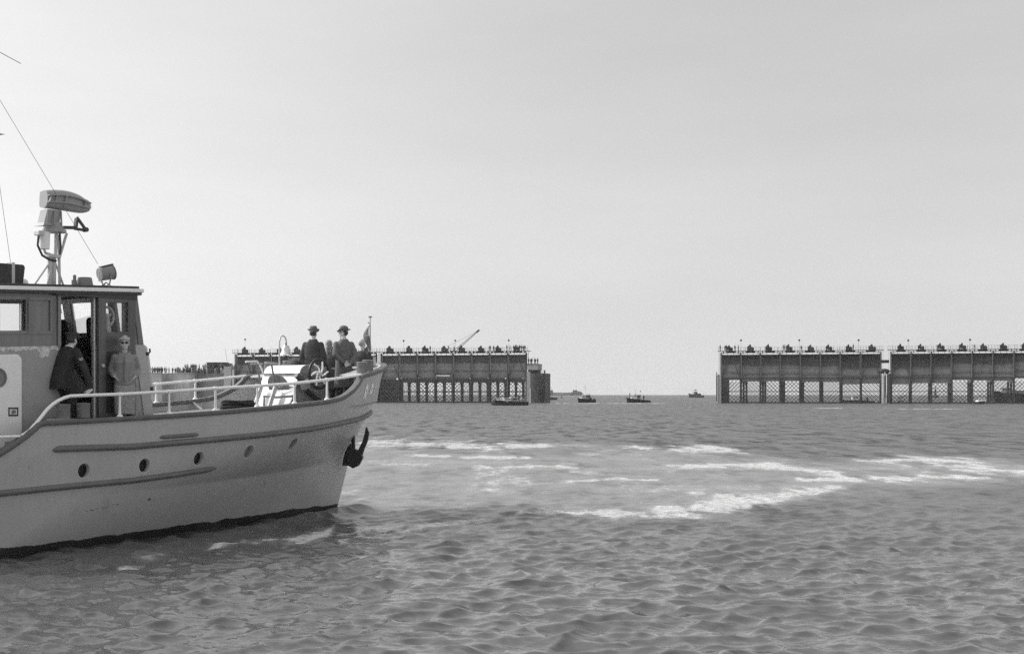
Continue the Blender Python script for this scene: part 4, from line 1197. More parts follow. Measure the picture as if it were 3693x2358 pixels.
# bending person in a dark jacket behind the windlass
b = MB(); HM = head(b, Vector((.0, .42, 1.02)), (0, 1, -.35), .97)
b.loft(rings_of([(.55, 0, -.02, .14, .11), (.8, 0, .08, .15, .11), (1.02, 0, .22, .15, .1)])); b.cap((0, .24, 1.02), (0, .38, 1.0), .055, .05)
c = MB(); c.loft(rings_of([(.48, 0, -.04, .19, .16), (.7, 0, .02, .19, .16), (.9, 0, .12, .22, .16), (1.04, 0, .20, .2, .14), (1.10, 0, .24, .1, .09)]))
for sx in (-1, 1):
    b.cap((sx * .09, -.02, .55), (sx * .11, .22, .42), .08, .06); b.cap((sx * .11, .22, .42), (sx * .11, .0, .06), .055, .04)
    b.cap((sx * .2, .22, 1.0), (sx * .26, .3, .74), .045, .04); b.cap((sx * .26, .3, .74), (sx * .16, .46, .62), .038, .03); hand(b, Vector((sx * .16, .46, .62)), (-sx * .3, .8, -.3), (0, 0, -1), (-sx, 0, 0))
    c.sphere((sx * .18, .2, 1.0), .08); c.cap((sx * .2, .22, 1.0), (sx * .26, .3, .74), .075, .062); c.cap((sx * .26, .3, .74), (sx * .17, .44, .63), .06, .05)
tr = MB(); sh = MB()
for sx in (-1, 1):
    tr.cap((sx * .09, -.02, .55), (sx * .11, .22, .42), .095, .075); tr.cap((sx * .11, .22, .42), (sx * .11, .0, .1), .07, .06); sh.cap((sx * .11, -.04, .04), (sx * .12, .13, .035), .04, .04)
ha = MB().sphere((0, -.02, .03), (.085, .1, .09), 16, 10, HM)
figure(on_boat(-1.15, -.42, 2.42), face_rot(.75, .65), 'person in a dark jacket stooping behind the white windlass', [('body', b, M_skin, .01), ('jacket', c, M_coatdark, .014), ('trousers', tr, M_dark, .014), ('shoe', sh, M_black, 0), ('hair', ha, M_hairdark, 0)])

# --- the woman by the wheelhouse: sunglasses, grey jacket, hands in pockets, tweed skirt
b = MB(); fl = (0.05, 1, -.04)
HM = head(b, Vector((0, .02, 1.555)), fl, .98)
b.cap((0, -.01, 1.34), (0, .005, 1.48), .052, .048, 12)
b.loft(rings_of([(.8, 0, 0, .15, .11), (1.1, 0, 0, .13, .1), (1.3, 0, 0, .14, .1), (1.36, 0, 0, .1, .08)]))
arms = {}
c = MB()
c.loft(rings_of([(.80, 0, 0, .172, .15), (.83, 0, 0, .180, .16), (.92, 0, 0, .188, .162), (1.1, 0, 0, .185, .155), (1.22, 0, .01, .188, .15), (1.31, 0, 0, .165, .12), (1.37, 0, 0, .12, .09), (1.39, 0, 0, .08, .07)], 26))
for sx in (-1, 1):
    sh_, el, wr = Vector((sx * .172, 0, 1.31)), Vector((sx * .238, -.08, 1.07)), Vector((sx * .185, .125, .965))
    b.cap((sx * .09, 0, .85), (sx * .095, 0, .48), .085, .058); b.cap((sx * .095, 0, .48), (sx * .09, -.01, .08), .055, .036)
    b.cap(sh_, el, .042, .037); b.cap(el, wr, .036, .027)
    hand(b, wr, (-sx * .55, -.10, -.75), (-sx, -.2, 0), (0, 1, 0), 14)
    c.sphere((sx * .155, 0, 1.295), (.072, .075, .066), 14, 10); c.cap(sh_, el, .064, .060, 14); c.cap(el, el.lerp(wr, .86), .060, .048, 14)
c.tube([(.085 * math.cos(a), .075 * math.sin(a) + .005, 1.395 - .03 * math.sin(a)) for a in np.linspace(0, 2 * PI, 17)[:-1]], .021, 8, closed=True)
k = MB().loft(rings_of([(.29, 0, 0, .175, .15), (.5, 0, 0, .182, .152), (.7, 0, 0, .188, .155), (.86, 0, 0, .175, .14)], 26, 2.6))
ha = MB(); ha.sphere((0, -.03, .035), (.088, .095, .092), 16, 12, HM); ha.sphere((0, .0, .085), (.075, .085, .05), 14, 8, HM); ha.sphere((0, -.02, .128), (.045, .05, .03), 12, 8, HM)
for i in range(9): ha.sphere((.08 * math.cos(i * .7), .02 + .06 * math.sin(i * .7), .075 + .01 * (i % 3)), .024, 8, 6, HM)
ss = MB()
for e in (-1, 1): ss.sphere((e * .034, .089, .020), (.030, .012, .023), 12, 8, HM); ss.beam(HM @ Vector((e * .06, .085, .024)), HM @ Vector((e * .080, -.005, .026)), .006, .008)
ss.beam(HM @ Vector((-.02, .095, .026)), HM @ Vector((.02, .095, .026)), .006, .006)
st, sh = MB(), MB()
for sx in (-1, 1): st.cap((sx * .09, 0, .42), (sx * .09, -.01, .09), .06, .04); sh.cap((sx * .09, -.05, .04), (sx * .1, .12, .03), .038, .035)
wom = figure(on_boat(-7.60, 1.74, 2.045), face_rot(.30, -.95), 'person in sunglasses, grey jacket and tweed skirt beside the wheelhouse door',
       [('body', b, M_skin, .0085), ('jacket', c, M_jacket, .012), ('skirt', k, M_skirt, 0), ('hair', ha, M_hairlight, .010), ('sunglasses', ss, M_black, 0), ('stocking', st, M_dark, 0), ('shoe', sh, M_black, 0)])
MB().tube([(.02, .176, .86), (.02, .180, 1.05), (.02, .176, 1.22), (.012, .14, 1.33)], .007, 6).build('zip_fly', M_coatgrey, wom)

# --- the uniformed man leaning in at the door, right hand back on the handrail
lean = Matrix.Translation((0, -.17, .91)) @ Matrix.Rotation(R(-21), 4, 'X') @ Matrix.Translation((0, 0, -.92))
def LN(v): return lean @ Vector(v)
uloc = on_boat(-8.66, 1.52, 2.10); urot = face_rot(.5, .87)
inv = (Matrix.Translation(uloc) @ Matrix.Rotation(urot, 4, 'Z')).inverted()
grip = inv @ on_boat(-8.66, 2.095, 2.70)
b = MB(); hc = LN((0, .02, 1.60)); HM = head(b, hc, (-.22, 1, .0), 1.0, R(-6))
b.cap(LN((0, -.01, 1.38)), hc + Vector((0, -.01, -.06)), .06, .055, 12)
b.loft([[lean @ q for q in r_] for r_ in rings_of([(.86, 0, 0, .15, .11), (1.1, 0, 0, .15, .11), (1.3, 0, 0, .17, .11), (1.4, 0, 0, .13, .09)])])
shR, shL = LN((.205, 0, 1.37)), LN((-.205, 0, 1.37))
wrR = grip + Vector((-.02, .06, .075)); elR = (shR + wrR) / 2 + Vector((.05, .03, .02)) 
elR = shR.lerp(wrR, .5) + Vector((.07, -.03, 0))
elL, wrL = LN((-.36, -.15, 1.10)), LN((-.20, .02, .98))
for s0, e0, w0 in ((shR, elR, wrR), (shL, elL, wrL)): b.cap(s0, e0, .05, .043); b.cap(e0, w0, .042, .030)
hand(b, wrR, (grip - wrR) + Vector((.02, -.09, .0)), (0, -.3, -1), (0, 0, 1), 40, 1.1)
hand(b, wrL, (.2, .9, .1), (1, 0, 0), (0, 0, 1), 25)
tr, sh = MB(), MB()
for sx in (-1, 1):
    b.cap((sx * .09, -.16, .9), (sx * .10, .0, .5), .088, .06); b.cap((sx * .10, .0, .5), (sx * .10, -.02, .08), .058, .042)
    tr.cap((sx * .085, -.16, .92), (sx * .10, .0, .5), .118, .088, 14); tr.cap((sx * .10, .0, .5), (sx * .105, -.02, .08), .088, .078, 14); sh.cap((sx * .11, -.06, .045), (sx * .13, .14, .035), .045, .04)
def LS(q):      # the skirt of the tunic hangs nearly straight below the waist
    a = lean @ q; k = smooth01((q.z - .70) / .30); d = Vector((q.x, q.y - .17 + (q.z - .91) * .10, q.z)); return d.lerp(a, k)
def smooth01(t): t = min(max(t, 0), 1); return t * t * (3 - 2 * t)
c = MB(); c.loft([[LS(q) for q in r_] for r_ in rings_of([(.68, 0, .0, .205, .165), (.80, 0, .0, .205, .160), (.98, 0, 0, .19, .145), (1.1, 0, 0, .195, .148), (1.22, 0, 0, .215, .152), (1.34, 0, 0, .215, .14), (1.41, 0, -.005, .17, .11), (1.45, 0, -.005, .10, .08)], 26)])
for s0, e0, w0 in ((shR, elR, wrR), (shL, elL, wrL)):
    c.sphere(s0 + Vector((0, -.005, -.01)), (.08, .085, .08), 14, 10); c.cap(s0, e0, .078, .066, 14); c.cap(e0, e0.lerp(w0, .90), .066, .048, 14)
cl = MB().tube([LN((.066 * math.cos(a), .060 * math.sin(a) - .0, 1.462)) for a in np.linspace(0, 2 * PI, 17)[:-1]], .016, 8, closed=True)
ha = MB().sphere((0, -.02, .02), (.080, .092, .09), 16, 10, HM)
cp = MB(); TM = HM @ Matrix.Translation((0, -.01, .075)) @ Matrix.Rotation(R(4), 4, 'X')
cp.lathe([(.088, -.035), (.092, .0), (.118, .035), (.122, .048), (.10, .062), (.01, .068)], TM, 26, 1, 1.18)
pk = MB().loft([[TM @ Vector((.085 * math.sin(a) * k_, (.10 * math.cos(a) + .0) * k_ + .01 * (k_ > 1), -.03 - .03 * (k_ - 1) / .5 + dz)) for a in np.linspace(-1.1, 1.1, 11)] for k_, dz in ((1.0, 0), (1.5, -.01), (1.5, -.004), (1.0, .008))], cap=False)
um = figure(uloc, urot, 'person in a dark uniform and peaked cap leaning in at the wheelhouse door', [('body', b, M_skin, .0085), ('tunic', c, M_uniform, .012), ('trousers', tr, M_uniform, .014), ('shoe', sh, M_black, 0), ('shirt_collar', cl, M_shirt, 0),
        ('hair', ha, M_hairdark, 0), ('peaked_cap', cp, mat('cap_cloth', .055, .8, var=.2, scale=20), 0), ('cap_peak', pk, M_black, 0)])
# chevron on the right sleeve
ax = (elR - shR).normalized(); mid = shR.lerp(elR, .48); outw = (mid - LN((0, 0, 1.2))); outw = (outw - ax * outw.dot(ax)).normalized(); outw = (outw + Vector((0, -.9, 0))).normalized(); tn = ax.cross(outw)
m = MB()
for d_ in (0, .03):
    p0 = mid + outw * .077 + ax * d_
    m.beam(p0 + tn * .035 - ax * .01, p0 + ax * .01, .010, .006, outw); m.beam(p0 - tn * .035 - ax * .01, p0 + ax * .01, .010, .006, outw)
m.build('chevron', M_pale, um, smooth=0)

# --- two people standing inside the wheelhouse, dark against the windows
def inside(s, t, z, rot, label, capd):
    b = MB(); HM = head(b, Vector((0, .01, 1.60)), (0, 1, 0)); b.cap((0, -.01, 1.36), (0, 0, 1.52), .06, .055)
    b.loft(rings_of([(.86, 0, 0, .15, .11), (1.2, 0, 0, .16, .11), (1.4, 0, 0, .12, .09)]))
    c = MB().loft(rings_of([(.75, 0, 0, .21, .16), (1.0, 0, 0, .2, .15), (1.3, 0, 0, .22, .145), (1.41, 0, 0, .15, .1), (1.45, 0, 0, .08, .08)]))
    tr = MB()
    for sx in (-1, 1):
        b.cap((sx * .09, 0, .9), (sx * .1, 0, .1), .08, .04); tr.cap((sx * .09, 0, .9), (sx * .1, 0, .06), .1, .075)
        b.cap((sx * .2, 0, 1.36), (sx * .26, .05, 1.1), .045, .04); b.cap((sx * .26, .05, 1.1), (sx * .18, .3, 1.08), .04, .03); hand(b, Vector((sx * .18, .3, 1.08)), (0, 1, 0), (0, 0, -1), (-sx, 0, 0))
        c.cap((sx * .2, 0, 1.36), (sx * .26, .05, 1.1), .075, .065); c.cap((sx * .26, .05, 1.1), (sx * .19, .27, 1.08), .062, .05)
    ha = MB().sphere((0, -.02, .03), (.083, .1, .09), 16, 10, HM)
    ps = [('body', b, M_skin, .010), ('tunic', c, M_uniform, .014), ('trousers', tr, M_uniform, .014), ('hair', ha, M_hairdark, 0)]
    if capd:
        TM = HM @ Matrix.Translation((0, -.01, .075)); ps.append(('peaked_cap', MB().lathe([(.088, -.03), (.092, 0), (.115, .03), (.118, .045), (.01, .06)], TM, 22, 1, 1.15), M_uniform, 0))
    return figure(on_boat(s, t, z), rot, label, ps)
inside(-7.60, -.20, 2.66, BA - PI / 2, 'person seen as a dark outline at the left edge of the wheelhouse doorway', False)
inside(-7.30, .60, 2.70, BA - PI / 2, 'person at the helm seen as a dark outline through the wheelhouse door and window', True)

# ------------------------------------------------------------------ the caissons far across the water
TH = R(14.4); CU = Vector((math.cos(TH), -math.sin(TH), 0)); CN = Vector((math.sin(TH), math.cos(TH), 0))
C0 = Vector((81.2, 400, 0))
def l_at(px):     # distance along the caisson line for a photograph column
    k = (px - CXP) / FPX; return (k * C0.y - C0.x) / (CU.x - k * CU.y)
def on_line(l, d=0, z=0): return C0 + CU * l + CN * d + Vector((0, 0, z))

def steelmat(name, v, var, dirt):
    return mat(name, v, .7, var=var, scale=.5, dirt=dirt, stretch=(1, 1, .35), spec=.25)
M_steel = steelmat('dark_steelwork', .075, .3, (.10, .6, .75, .8))
M_gird = steelmat('black_girder', .055, .3, (.06, .6, .8, .8))
M_column = steelmat('column_steel', .075, .2, (.05, .55, .7, .6))
M_conc = mat('wet_concrete', .38, .85, var=.2, scale=.35, dirt=(.12, .52, .68, .25), stretch=(1, 1, .25), spec=.2)
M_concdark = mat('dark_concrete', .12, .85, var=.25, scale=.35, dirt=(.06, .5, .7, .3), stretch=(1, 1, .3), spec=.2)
M_lat = mat('lattice_steel', .07, .7, var=.1, scale=.5)
def gatemat():
    m = mat('gate_timber', .085, .8, var=.25, scale=.6, stretch=(1, 1, .3), dirt=(.11, .52, .75, .9), spec=.2)
    n = m.node_tree; K = n.links.new; b = n.nodes['Principled BSDF']; src = b.inputs['Base Color'].links[0].from_socket
    tc = n.nodes.new('ShaderNodeTexCoord'); sp = n.nodes.new('ShaderNodeSeparateXYZ'); K(tc.outputs['Object'], sp.inputs[0])
    nz = n.nodes.new('ShaderNodeTexNoise'); nz.inputs['Scale'].default_value = .5; nz.inputs['Detail'].default_value = 5; K(tc.outputs['Object'], nz.inputs['Vector'])
    ma = n.nodes.new('ShaderNodeMath'); ma.operation = 'MULTIPLY_ADD'; ma.inputs[1].default_value = .9; K(nz.outputs['Fac'], ma.inputs[0]); K(sp.outputs[2], ma.inputs[2])
    cr = n.nodes.new('ShaderNodeValToRGB'); e = cr.color_ramp.elements
    e[0].position = 0; e[0].color = (2.2,) * 3 + (1,); e[1].position = 1; e[1].color = (.3,) * 3 + (1,)
    for p_, v_ in ((.20, 2.4), (.24, 1.6), (.36, 2.6), (.50, 2.3), (.56, .95), (.75, .7), (.82, .35)):
        q = e.new(p_); q.color = (v_,) * 3 + (1,)
    mr = n.nodes.new('ShaderNodeMapRange'); mr.inputs[1].default_value = .4; mr.inputs[2].default_value = 8.6; K(ma.outputs[0], mr.inputs[0]); K(mr.outputs[0], cr.inputs[0])
    mu = n.nodes.new('ShaderNodeVectorMath'); mu.operation = 'MULTIPLY'; K(src, mu.inputs[0]); K(cr.outputs[0], mu.inputs[1]); K(mu.outputs[0], b.inputs['Base Color'])
    return m
M_gate = gatemat()
BAY = 45 / 8 * .977
DEP = 20.0
WR = random.Random(11)
def winch_mb():
    m = MB()
    m.prism([(-.95, 0), (-.98, 1.12), (-.62, 1.22), (-.30, 1.62), (-.12, 1.72), (.05, 1.15), (.02, .75), (-.05, .4), (-.12, 0), (-.30, 0), (-.45, .42), (-.62, .1), (-.70, 0)], .5, 1.5, lambda u, v, w_: (u, w_, v))
    m.cyl((.42, .5, .52), (.42, 1.5, .52), .50, n=14); m.prism([(.0, 0), (.1, .55), (.8, .3), (.95, 0)], .6, 1.4, lambda u, v, w_: (u, w_, v))
    return m
def caisson(px_l, px_r, k, bottoms, label, closed, lintel):
    """px_l, px_r columns of the photograph that its end pillars stand at; k height factor; bottoms = lower edge of each gate"""
    la, lb = l_at(px_l), l_at(px_r); nb = 8; bay = (lb - la) / nb; ln = lb - la
    root = empty('caisson', on_line(la), -TH); tag(root, label, 'caisson', 'caissons standing in a row across the water')
    zt = 14.15 * k; zg = 13.62 * k; zbm = 7.3 * k
    def part(name, mb, mt, **kw): return mb.build(name, mt, root, smooth=kw.get('smooth', 0))
    for i in range(nb + 1):
        x = i * bay
        m = MB().span((x - .13, -.12, -.8), (x + .13, .35, zt + .3)); m.span((x - .18, .05, zbm - .6), (x + .18, .5, zt)); part('column', m, M_column)
        m = MB(); 
        if i in (0, nb): m.span((x - .4, .6, -.8), (x + .4, DEP, zbm - .5))
        else:
            zw = lintel; a, b_ = 1.5, DEP - 1.5; mid = DEP / 2
            m.span((x - .25, .5, zw), (x + .25, DEP, zbm - .25)); m.span((x - .25, .5, -.8), (x + .25, 1.7, zw)); m.span((x - .25, DEP - 1.6, -.8), (x + .25, DEP, zw))
            m.span((x - .25, mid - .75, -.8), (x + .25, mid + .75, zw)); m.span((x - .15, 1.7, 3.15), (x + .15, DEP - 1.6, 3.5)); m.span((x - .2, 1.7, -.8), (x + .2, DEP - 1.6, .25))
            for y0, y1 in ((1.7, mid - .75), (mid + .75, DEP - 1.6)):
                for ya, yb in ((y0, y0 + .7), (y1, y1 - .7)):
                    m.prism([(ya, zw), (yb, zw), (ya, zw - 1.0)], x - .24, x + .24, lambda u, v, w_: (w_, u, v))
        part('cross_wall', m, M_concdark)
    for i in range(nb):
        x0, x1 = i * bay + .2, (i + 1) * bay - .2; zb = bottoms[i]; lift = (zb - min(bottoms)) * .6
        m = MB().span((x0, .55, 0), (x1, .75, zg - zb - .0)); m.span((x0, .42, 0), (x1, .56, .22)); m.span((x0 + (x1 - x0) / 2 - .06, .44, (zg - zb) * .55), (x0 + (x1 - x0) / 2 + .06, .56, (zg - zb) * .55 + 1.4))
        for q in (.28, .5, .72): m.span((x0, .47, (zg - zb) * q), (x1, .56, (zg - zb) * q + .12))
        g_ = part('gate', m, M_gate); g_.location = (0, 0, zb)
        if i not in closed:
            pass
        # far gates sit lower behind the closed row
        if closed: MB().span((x0, DEP - .9, 0), (x1, DEP - .7, 2.6)).build('gate', M_gate, root, smooth=0).location = (0, 0, lintel + .25)
        m = MB(); sp_ = 1.12
        for yy, hi in ((.30, min(zb, zbm)), (DEP - .3, lintel + .3)):
            lo = .25; H_ = hi - lo
            o_ = -H_
            off = (i * .37) % sp_
            while o_ < (x1 - x0) + H_:
                for sgn in (1, -1):
                    a = Vector((x0 + o_ + off, yy, lo)); 
                    pa, pb = (a, a + Vector((H_, 0, H_))) if sgn == 1 else (a + Vector((H_, 0, 0)), a + Vector((0, 0, H_)))
                    # clip to the bay
                    d = pb - pa; t0, t1 = 0.0, 1.0
                    for lim, sg in ((x0, 1), (x1, -1)):
                        if abs(d.x) > 1e-6:
                            t = (lim - pa.x) / d.x
                            if sg * d.x > 0: t0 = max(t0, t)
                            else: t1 = min(t1, t)
                    if t1 - t0 > .02: m.beam(pa + d * t0, pa + d * t1, .09, .10, (0, 1, 0))
                o_ += sp_
            m.beam((x0, yy, .2), (x1, yy, .2), .1, .1, (0, 1, 0))
        for xx in (x0, x1): m.beam((xx, .30, .2), (xx, DEP - .3, .2), .08, .08)
        if m.v: part('lattice', m, M_lat)
        m = MB().span((x0, .2, 3.22), (x1, .4, 3.42)); part('tie_bar', m, M_gird)
        m = MB()
        nx = 9
        for q in range(nx): m.span((x0 + (x1 - x0) * q / nx, -.1, .05), (x0 + (x1 - x0) * (q + .55) / nx, .45, .38))
        m.span((x0, .1, -.6), (x1, .5, .12)); part('sill', m, M_gird)
        # top: gussets, hangers and the girder under the walkway
        m = MB(); m.span((x0 - .2, .1, zt + .08), (x1 + .2, .4, zt + .26)); m.span((x0, .2, zg - .02), (x1, .5, zg + .14))
        for q in (.33, .66): m.span((x0 + (x1 - x0) * q - .05, .2, zg), (x0 + (x1 - x0) * q + .05, .3, zt + .1))
        m.beam((x0, .25, zg + .1), (x0 + .75, .25, zt + .15), .12, .12); m.beam((x1, .25, zg + .1), (x1 - .75, .25, zt + .15), .12, .12)
        for xx in np.linspace(x0 + .4, x1 - .4, 4): m.span((xx - .06, .1, zt + .2), (xx + .06, 1.9, zt + .62))
        part('top_girder', m, M_gird)
        m = winch_mb(); w_ = part('winch', m, M_gird); w_.location = ((x0 + x1) / 2 + WR.uniform(-.25, .25), -.3, zt + .66); w_.scale = (WR.uniform(.85, 1.05), 1, WR.uniform(.95, 1.15)); w_.rotation_euler.z = WR.uniform(-.25, .25)
        m = MB().span((x0 + 1.2, .2, zt + .2), (x1 - 1.2, .9, zt + .62)); part('winch_bed', m, M_gird)
    m = MB().span((-.9, -.5, zt + .60), (ln + .9, 2.4, zt + .72)); part('walkway', m, M_gird)
    m = MB()
    for q in np.arange(-.85, ln + .86, .72): q += WR.uniform(-.2, .2); hh = WR.uniform(1.6, 1.95); ww = WR.choice((.03, .03, .05)); m.span((q - ww, -.45, zt + .7), (q + ww, -.39, zt + hh))
    for z_ in (1.25, 1.75): m.beam((-.85, -.42, zt + z_), (ln + .85, -.42, zt + z_), .035, .035)
    part('railing', m, M_gird)
    m = MB().span((0, -.02, zbm - .16), (ln, .4, zbm)); part('crossbeam', m, M_steel)
    for x0, x1 in ((0, bay), (7 * bay, 8 * bay)):
        m = MB(); m.beam((x0 + .2, .3, zbm), (x0 + bay * .45, .3, zg - .6), .12, .12, (0, 1, 0)); m.beam((x1 - .2, .3, zbm), (x0 + bay * .55, .3, zg - .6), .12, .12, (0, 1, 0)); part('brace', m, M_column)
    for x, sg in ((0, -1), (ln, 1)):
        m = MB()
        for dy in (.2, .6): m.beam((x + sg * .55, dy, 0), (x + sg * .55, dy, zt + .6), .05, .05)
        for z_ in np.arange(.6, zt, .6): m.beam((x + sg * .55, .2, z_), (x + sg * .55, .6, z_), .04, .04)
        part('ladder', m, M_steel)
    return root, la, lb, zt + .72
K2 = 1.005
cL1 = caisson(850, 1357, 1.035, [7.45] * 8, 'caisson of eight dark gates partly hidden behind the patrol boat bow', set(range(8)), 6.1)
cL2 = caisson(1374, 1898, 1.035, [7.45, 7.45, 7.45, 7.45, 7.45, 7.45, 7.45, 7.45], 'caisson with the crane jib rising over its walkway, left of the open water gap', set(range(8)), 6.1)
cR1 = caisson(2600, 3177, 1.0, [6.6, 6.15, 6.2, 6.25, 6.0, 5.95, 5.3, 5.5], 'caisson with half raised gates just right of the open water gap', set(), 5.9)
cR2 = caisson(3213, 3810, 1.0, [5.3, 5.6, 5.6, 6.45, 6.3, 6.2, 6.9, 6.0], 'caisson at the far right, cut by the right edge of the photograph', set(), 5.9)
# slot under the fourth gate of the second caisson, its sunlit inside painted white
m = MB().span((3 * BAY + .5, .42, 0), (4 * BAY - .3, .52, .42)); m.build('lit_slot_strip', M_white, cL2[0], smooth=0).location = (0, 0, 7.9)
m = MB().span((3 * BAY + .4, .40, 0), (4 * BAY - .2, .54, .45)); m.build('dark_slot', M_black, cL2[0], smooth=0).location = (0, 0, 8.35)

# concrete end piers between and beside the caissons
def pier(pxa, pxb, d0, d1, zt, mt, label, name='concrete_pier', rounded=False):
    a, b_ = l_at(pxa), l_at(pxb); root = empty(name, on_line(a), -TH); tag(root, label, 'pier')
    w_ = b_ - a
    m = MB()
    if rounded:
        pl = [(w_ / 2 - w_ / 2 * math.cos(t), d0 + 1.0 - 1.0 * math.sin(t)) for t in np.linspace(0, PI, 10)] + [(w_, d1), (0, d1)]
        m.prism(pl, -1, zt)
    else: m.span((0, d0, -1), (w_, d1, zt))
    m.build('shaft', mt, root, smooth=40)
    return root, w_
r_, w_ = pier(3179, 3196, -.8, 5, 8.3, M_conc, 'pale rounded pier on the left of the slot between the right caissons', rounded=True)
MB().span((w_ * .72, -.86, 1.5), (w_ * .85, -.6, 7.6)).build('guide', M_gird, r_, smooth=0)
MB().cyl((w_ * .75, -.6, 7.7), (w_ * .75, -.6, 8.7), .28, .12, 12).build('lamp', M_pale, r_)
r_, w_ = pier(3199, 3212, -.6, 5, 8.3, M_concdark, 'dark pier on the right of the slot between the right caissons', rounded=True)  # darker concrete stands in for the side turned from the sun
m = MB(); m.sphere((-.7, .2, 8.9), (1.5, .8, .75), 16, 10); m.build('fender', M_black, r_)
MB().span((-2.6, .2, 11.2), (.6, .9, 12.05)).build('bridge_beam', M_gird, r_, smooth=0)
MB().span((-.7, -.5, .1), (-.1, -.2, 2.9)).build('pale_board', M_white, r_, smooth=0)
r_, w_ = pier(2583, 2590, -.5, 4, 8.2, M_pale, 'slim pale pier with a dark slot at the left end of the right caissons')
MB().span((.05, -.54, .6), (.25, -.49, 7.8)).build('slot', M_gird, r_, smooth=0)
MB().span((w_, -.3, -1), (w_ + .9, 3.5, 8.0)).build('pale_face', M_conc, r_, smooth=0)
MB().cyl((.15, -.3, 8.2), (.15, -.3, 9.0), .16, .05, 8).build('lamp', M_gird, r_)
# ribbed sheet pile tower at the right end of the left caissons
a, b_ = l_at(1900), l_at(1963)
tw_ = empty('sheet_pile_tower', on_line(a), -TH); tag(tw_, 'ribbed sheet pile tower with parapet at the right end of the left caissons', 'tower')
wd_ = b_ - a
m = MB(); pl = []
n_ = 14
for i in range(n_):
    x0 = 1.1 + (wd_ - 1.1) * i / n_; x1 = 1.1 + (wd_ - 1.1) * (i + 1) / n_; xm = (x0 + x1) / 2; y = -1.6 * math.sin(PI * (i + .5) / n_) ** .6
    pl += [(x0, y + .12), (x0 + .1, y - .06), (x1 - .1, y - .06), (x1, y + .12)]
pl += [(wd_, 8), (1.1, 8)]
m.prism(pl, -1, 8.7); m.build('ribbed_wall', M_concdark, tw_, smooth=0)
MB().span((0, -.2, -1), (1.1, 6, 9.2)).build('side_wall', M_conc, tw_, smooth=0)
MB().span((.15, -.5, 9.7), (3.4, 5, 11.35)).build('upper_block', M_conc, tw_, smooth=0)
MB().span((.3, .4, 8.6), (3.2, 4.6, 9.72)).build('recess', M_gird, tw_, smooth=0)
m = MB().span((.05, -.7, 11.35), (3.7, -.5, 11.5)); m.span((.05, -.7, 11.35), (3.7, 5, 11.42)); m.build('platform', M_gird, tw_, smooth=0)
MB().cyl((wd_ + .05, .2, -1), (wd_ + .05, .2, 9.6), .22, n=10).build('post', M_gird, tw_)
m = MB()
for q in np.linspace(3.5, wd_ + .1, 6): m.span((q - .03, -.6, 8.7), (q + .03, -.54, 9.8))
m.build('railing', M_steel, tw_, smooth=0)
MB().span((1.02, -1.0, 0), (1.5, -.8, 4.2)).build('ladder', M_pale, tw_, smooth=0)
# crane standing on the walkway of the second caisson
base = on_line(l_at(1632), 1.4, cL2[3]); tip = at(1727, 1191, base.y + 3)
cr = empty('crane', base, 0); tag(cr, 'crane with a long inclined lattice jib on the left caisson walkway', 'crane')
tl = tip - base
m = MB(); d = tl.normalized(); sd = Vector((0, 1, 0)); up = d.cross(sd); up = up if up.z > 0 else -up
p0 = Vector((.6, 0, .4))
for o in (-.28, .28): m.beam(p0 + up * o * 1.2, tl + up * o * .3, .13, .13)
for q in np.linspace(.05, .92, 13):
    a = p0.lerp(tl, q); h_ = .34 - .25 * q; b2 = p0.lerp(tl, q + .04); m.beam(a + up * h_, b2 - up * h_, .06, .06)
m.beam(tl - d * .9, tl + d * .15, .45, .5); jb = m.build('jib', M_steel, cr, smooth=0)
MB().tube([Vector((-1.9, 0, 1.6)), Vector((-1.5, 0, 1.7)), tl - d * .6 + up * .1], .035, 5).build('cable', M_steel, cr)
m = MB().span((-1.2, -.4, .0), (.9, .6, .25)); m.beam((-1.0, 0, .2), (-1.9, 0, 1.6), .12, .12); m.beam((.4, 0, .2), (-1.9, 0, 1.6), .1, .1); m.build('base_frame', M_gird, cr, smooth=0)
# signal poles above the walkways
def spole(px, py, label):
    l = l_at(px); o = on_line(l, 2.2, 0); Y = o.y; z = at(px, py, Y).z
    root = empty('signal_pole', (o.x, o.y, 14.8), 0); tag(root, label, 'pole')
    MB().cyl((0, 0, 0), (0, 0, z - 14.8), .03, n=6).build('pole', M_steel, root); MB().sphere((0, 0, z - 14.8), .30, 10, 8).build('ball', M_gird, root)
spole(2669.6, 1227, 'thin pole with a dark ball over the left end of the right caissons')
spole(2881, 1226.5, 'thin pole with a pale grey ball over the middle of the first right caisson')
spole(3096, 1226.5, 'thin pole with a dark ball near the slot between the right caissons')
spole(3276, 1227.5, 'thin pole with a ball right of the slot, over the last caisson')
spole(3500, 1225, 'thin pole with a ball nearest the right edge of the photograph')
spole(1447, 1229, 'thin pole with a small ball at the left of the crane caisson')
spole(1634, 1228, 'thin pole with a ball just left of the crane jib')
spole(1828, 1227, 'thin pole with a ball over the right end of the crane caisson')
spole(873, 1224, 'thin pole with a ball at the left end of the hidden caisson')

